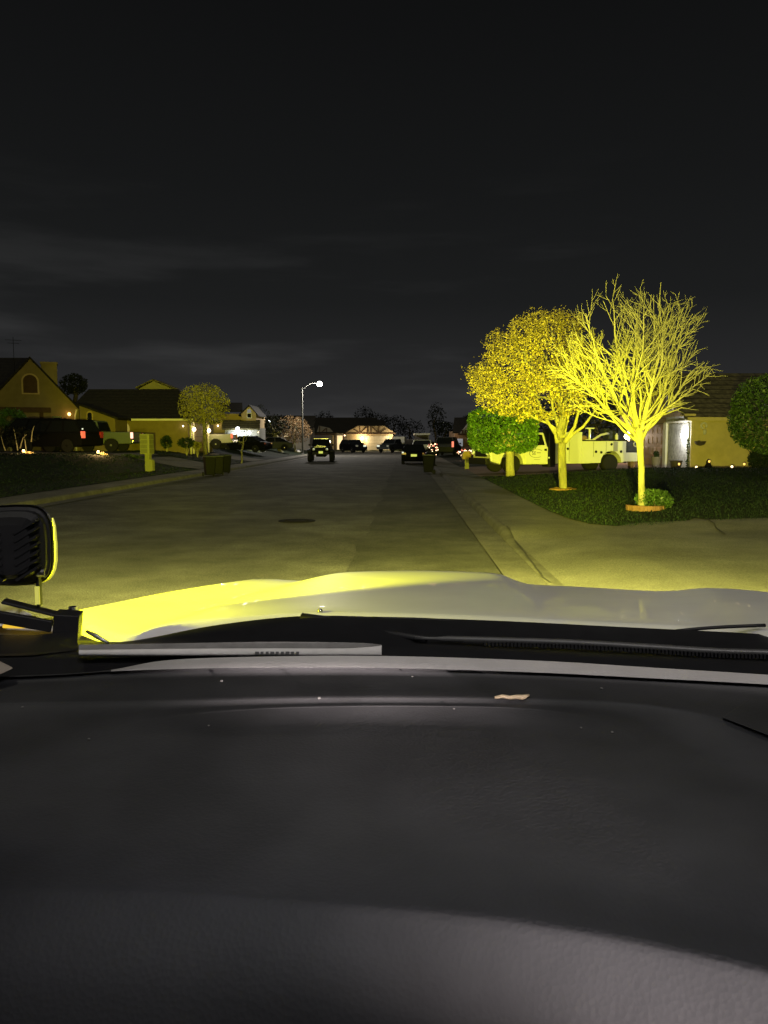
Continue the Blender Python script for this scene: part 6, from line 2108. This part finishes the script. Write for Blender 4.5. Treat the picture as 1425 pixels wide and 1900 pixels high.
def spot_plant(px, py, Y, rx, rz2, seed, label, power):
    c = at_Y(px, py, Y)
    z0 = gz(c.x, Y)
    t = thing('lit_plant', label, 'plant', (c.x, Y, z0), 0, 'lawn plants lit from below by orange lamps')
    leaves(t, blob_points(420, c, (rx * 1.3, rx * 0.8, rz2 * 1.3), seed, 0.3), 0.05, M['leaf_pale'], seed, 'foliage')
    g = MB(); g.tube([(c.x, Y, z0), c], 0.02, 5); g.build('stem', M['bark'], t, world=True)
    lt = thing('ground_lamp', 'small ground lamp under ' + label, 'ground lamp', (c.x - 0.05, Y - 0.45, z0), 0, 'orange ground lamps on the left lawn')
    g = MB(); g.cyl((0, 0, 0), (0, 0, 0.10), 0.05, n=10); g.build('housing', M['black_plastic'], lt)
    g = MB(); g.ball((0, 0, 0.14), 0.08, 8, 6); g.build('bulb', M['bulb_orange'], lt, smooth=True)
    light('lamp_light', 'POINT', (c.x - 0.05, Y - 0.45, z0 + 0.28), power, (1, 0.62, 0.22), lt, 0.04)


spot_plant(53, 845, 41.0, 0.22, 0.16, 221, 'the small plant glowing orange before the bare shrub', 60)
spot_plant(190, 850, 40.5, 0.30, 0.24, 222, 'the low plant glowing orange below the pale pickup', 110)
# pale stones near the lamp post
g = MB(); q = on_ground(553, 840); g.ball((q.x, q.y, q.z + 0.12), (0.38, 0.3, 0.2), 10, 7)
tag(g.build('boulder', M['paper'], smooth=True), 'pale rounded boulder at the foot of the street lamp', 'boulder')
# ------------------------------------------------------------------ added fill lights without a seen source: behind, overhead and in the cabin
light('rear_fill', 'POINT', (3.2, -6.2, 8.6), 1850, (1.0, 0.93, 0.90), None, 0.5)  # unseen source added to brighten hood, dash and near road
sun = bpy.data.lights.new('overhead_fill', 'SUN'); sun.energy = 0.40; sun.angle = R(8); sun.color = (1.0, 0.96, 0.80)  # faint overhead light added to lift the road and roofs
so = bpy.data.objects.new('overhead_fill', sun); COL.objects.link(so); so.rotation_euler = (R(14), R(-8), 0)
light('dash_fill', 'SPOT', (1.75, -2.7, 1.50), 2350, (1.0, 0.88, 0.86), None, 0.08, at_Z(1210, 1750, 1.40), R(5.6), 1.0)  # narrow spot added out of view to brighten the dash crest
light('cabin_fill', 'AREA', (0.06, 0.34, 2.05), 1.9, (0.95, 0.96, 1.0), None, 0.25, (0.06, 0.56, 1.4))  # area fill added under the roof to lift the dash top


# ------------------------------------------------------------------ camera, render settings
cd = bpy.data.cameras.new('camera'); cam = bpy.data.objects.new('camera', cd); COL.objects.link(cam)
cam.location = (0, 0, H); cam.rotation_euler = (math.pi / 2 - PITCH, 0, 0)
cd.sensor_fit = 'AUTO'; cd.sensor_width = 36.0; cd.lens = F / 1900 * 36.0
cd.clip_start = 0.02; cd.clip_end = 3000
scn.camera = cam
scn.render.resolution_x, scn.render.resolution_y = 768, 1024
vs_ = scn.view_settings
vs_.view_transform = 'Standard'; vs_.look = 'None'; vs_.exposure = 0.0; vs_.gamma = 1.0
scn.render.engine = 'CYCLES'
scn.cycles.max_bounces = 6
scn.cycles.sample_clamp_indirect = 4.0
scn.cycles.caustics_reflective = False
scn.cycles.caustics_refractive = False
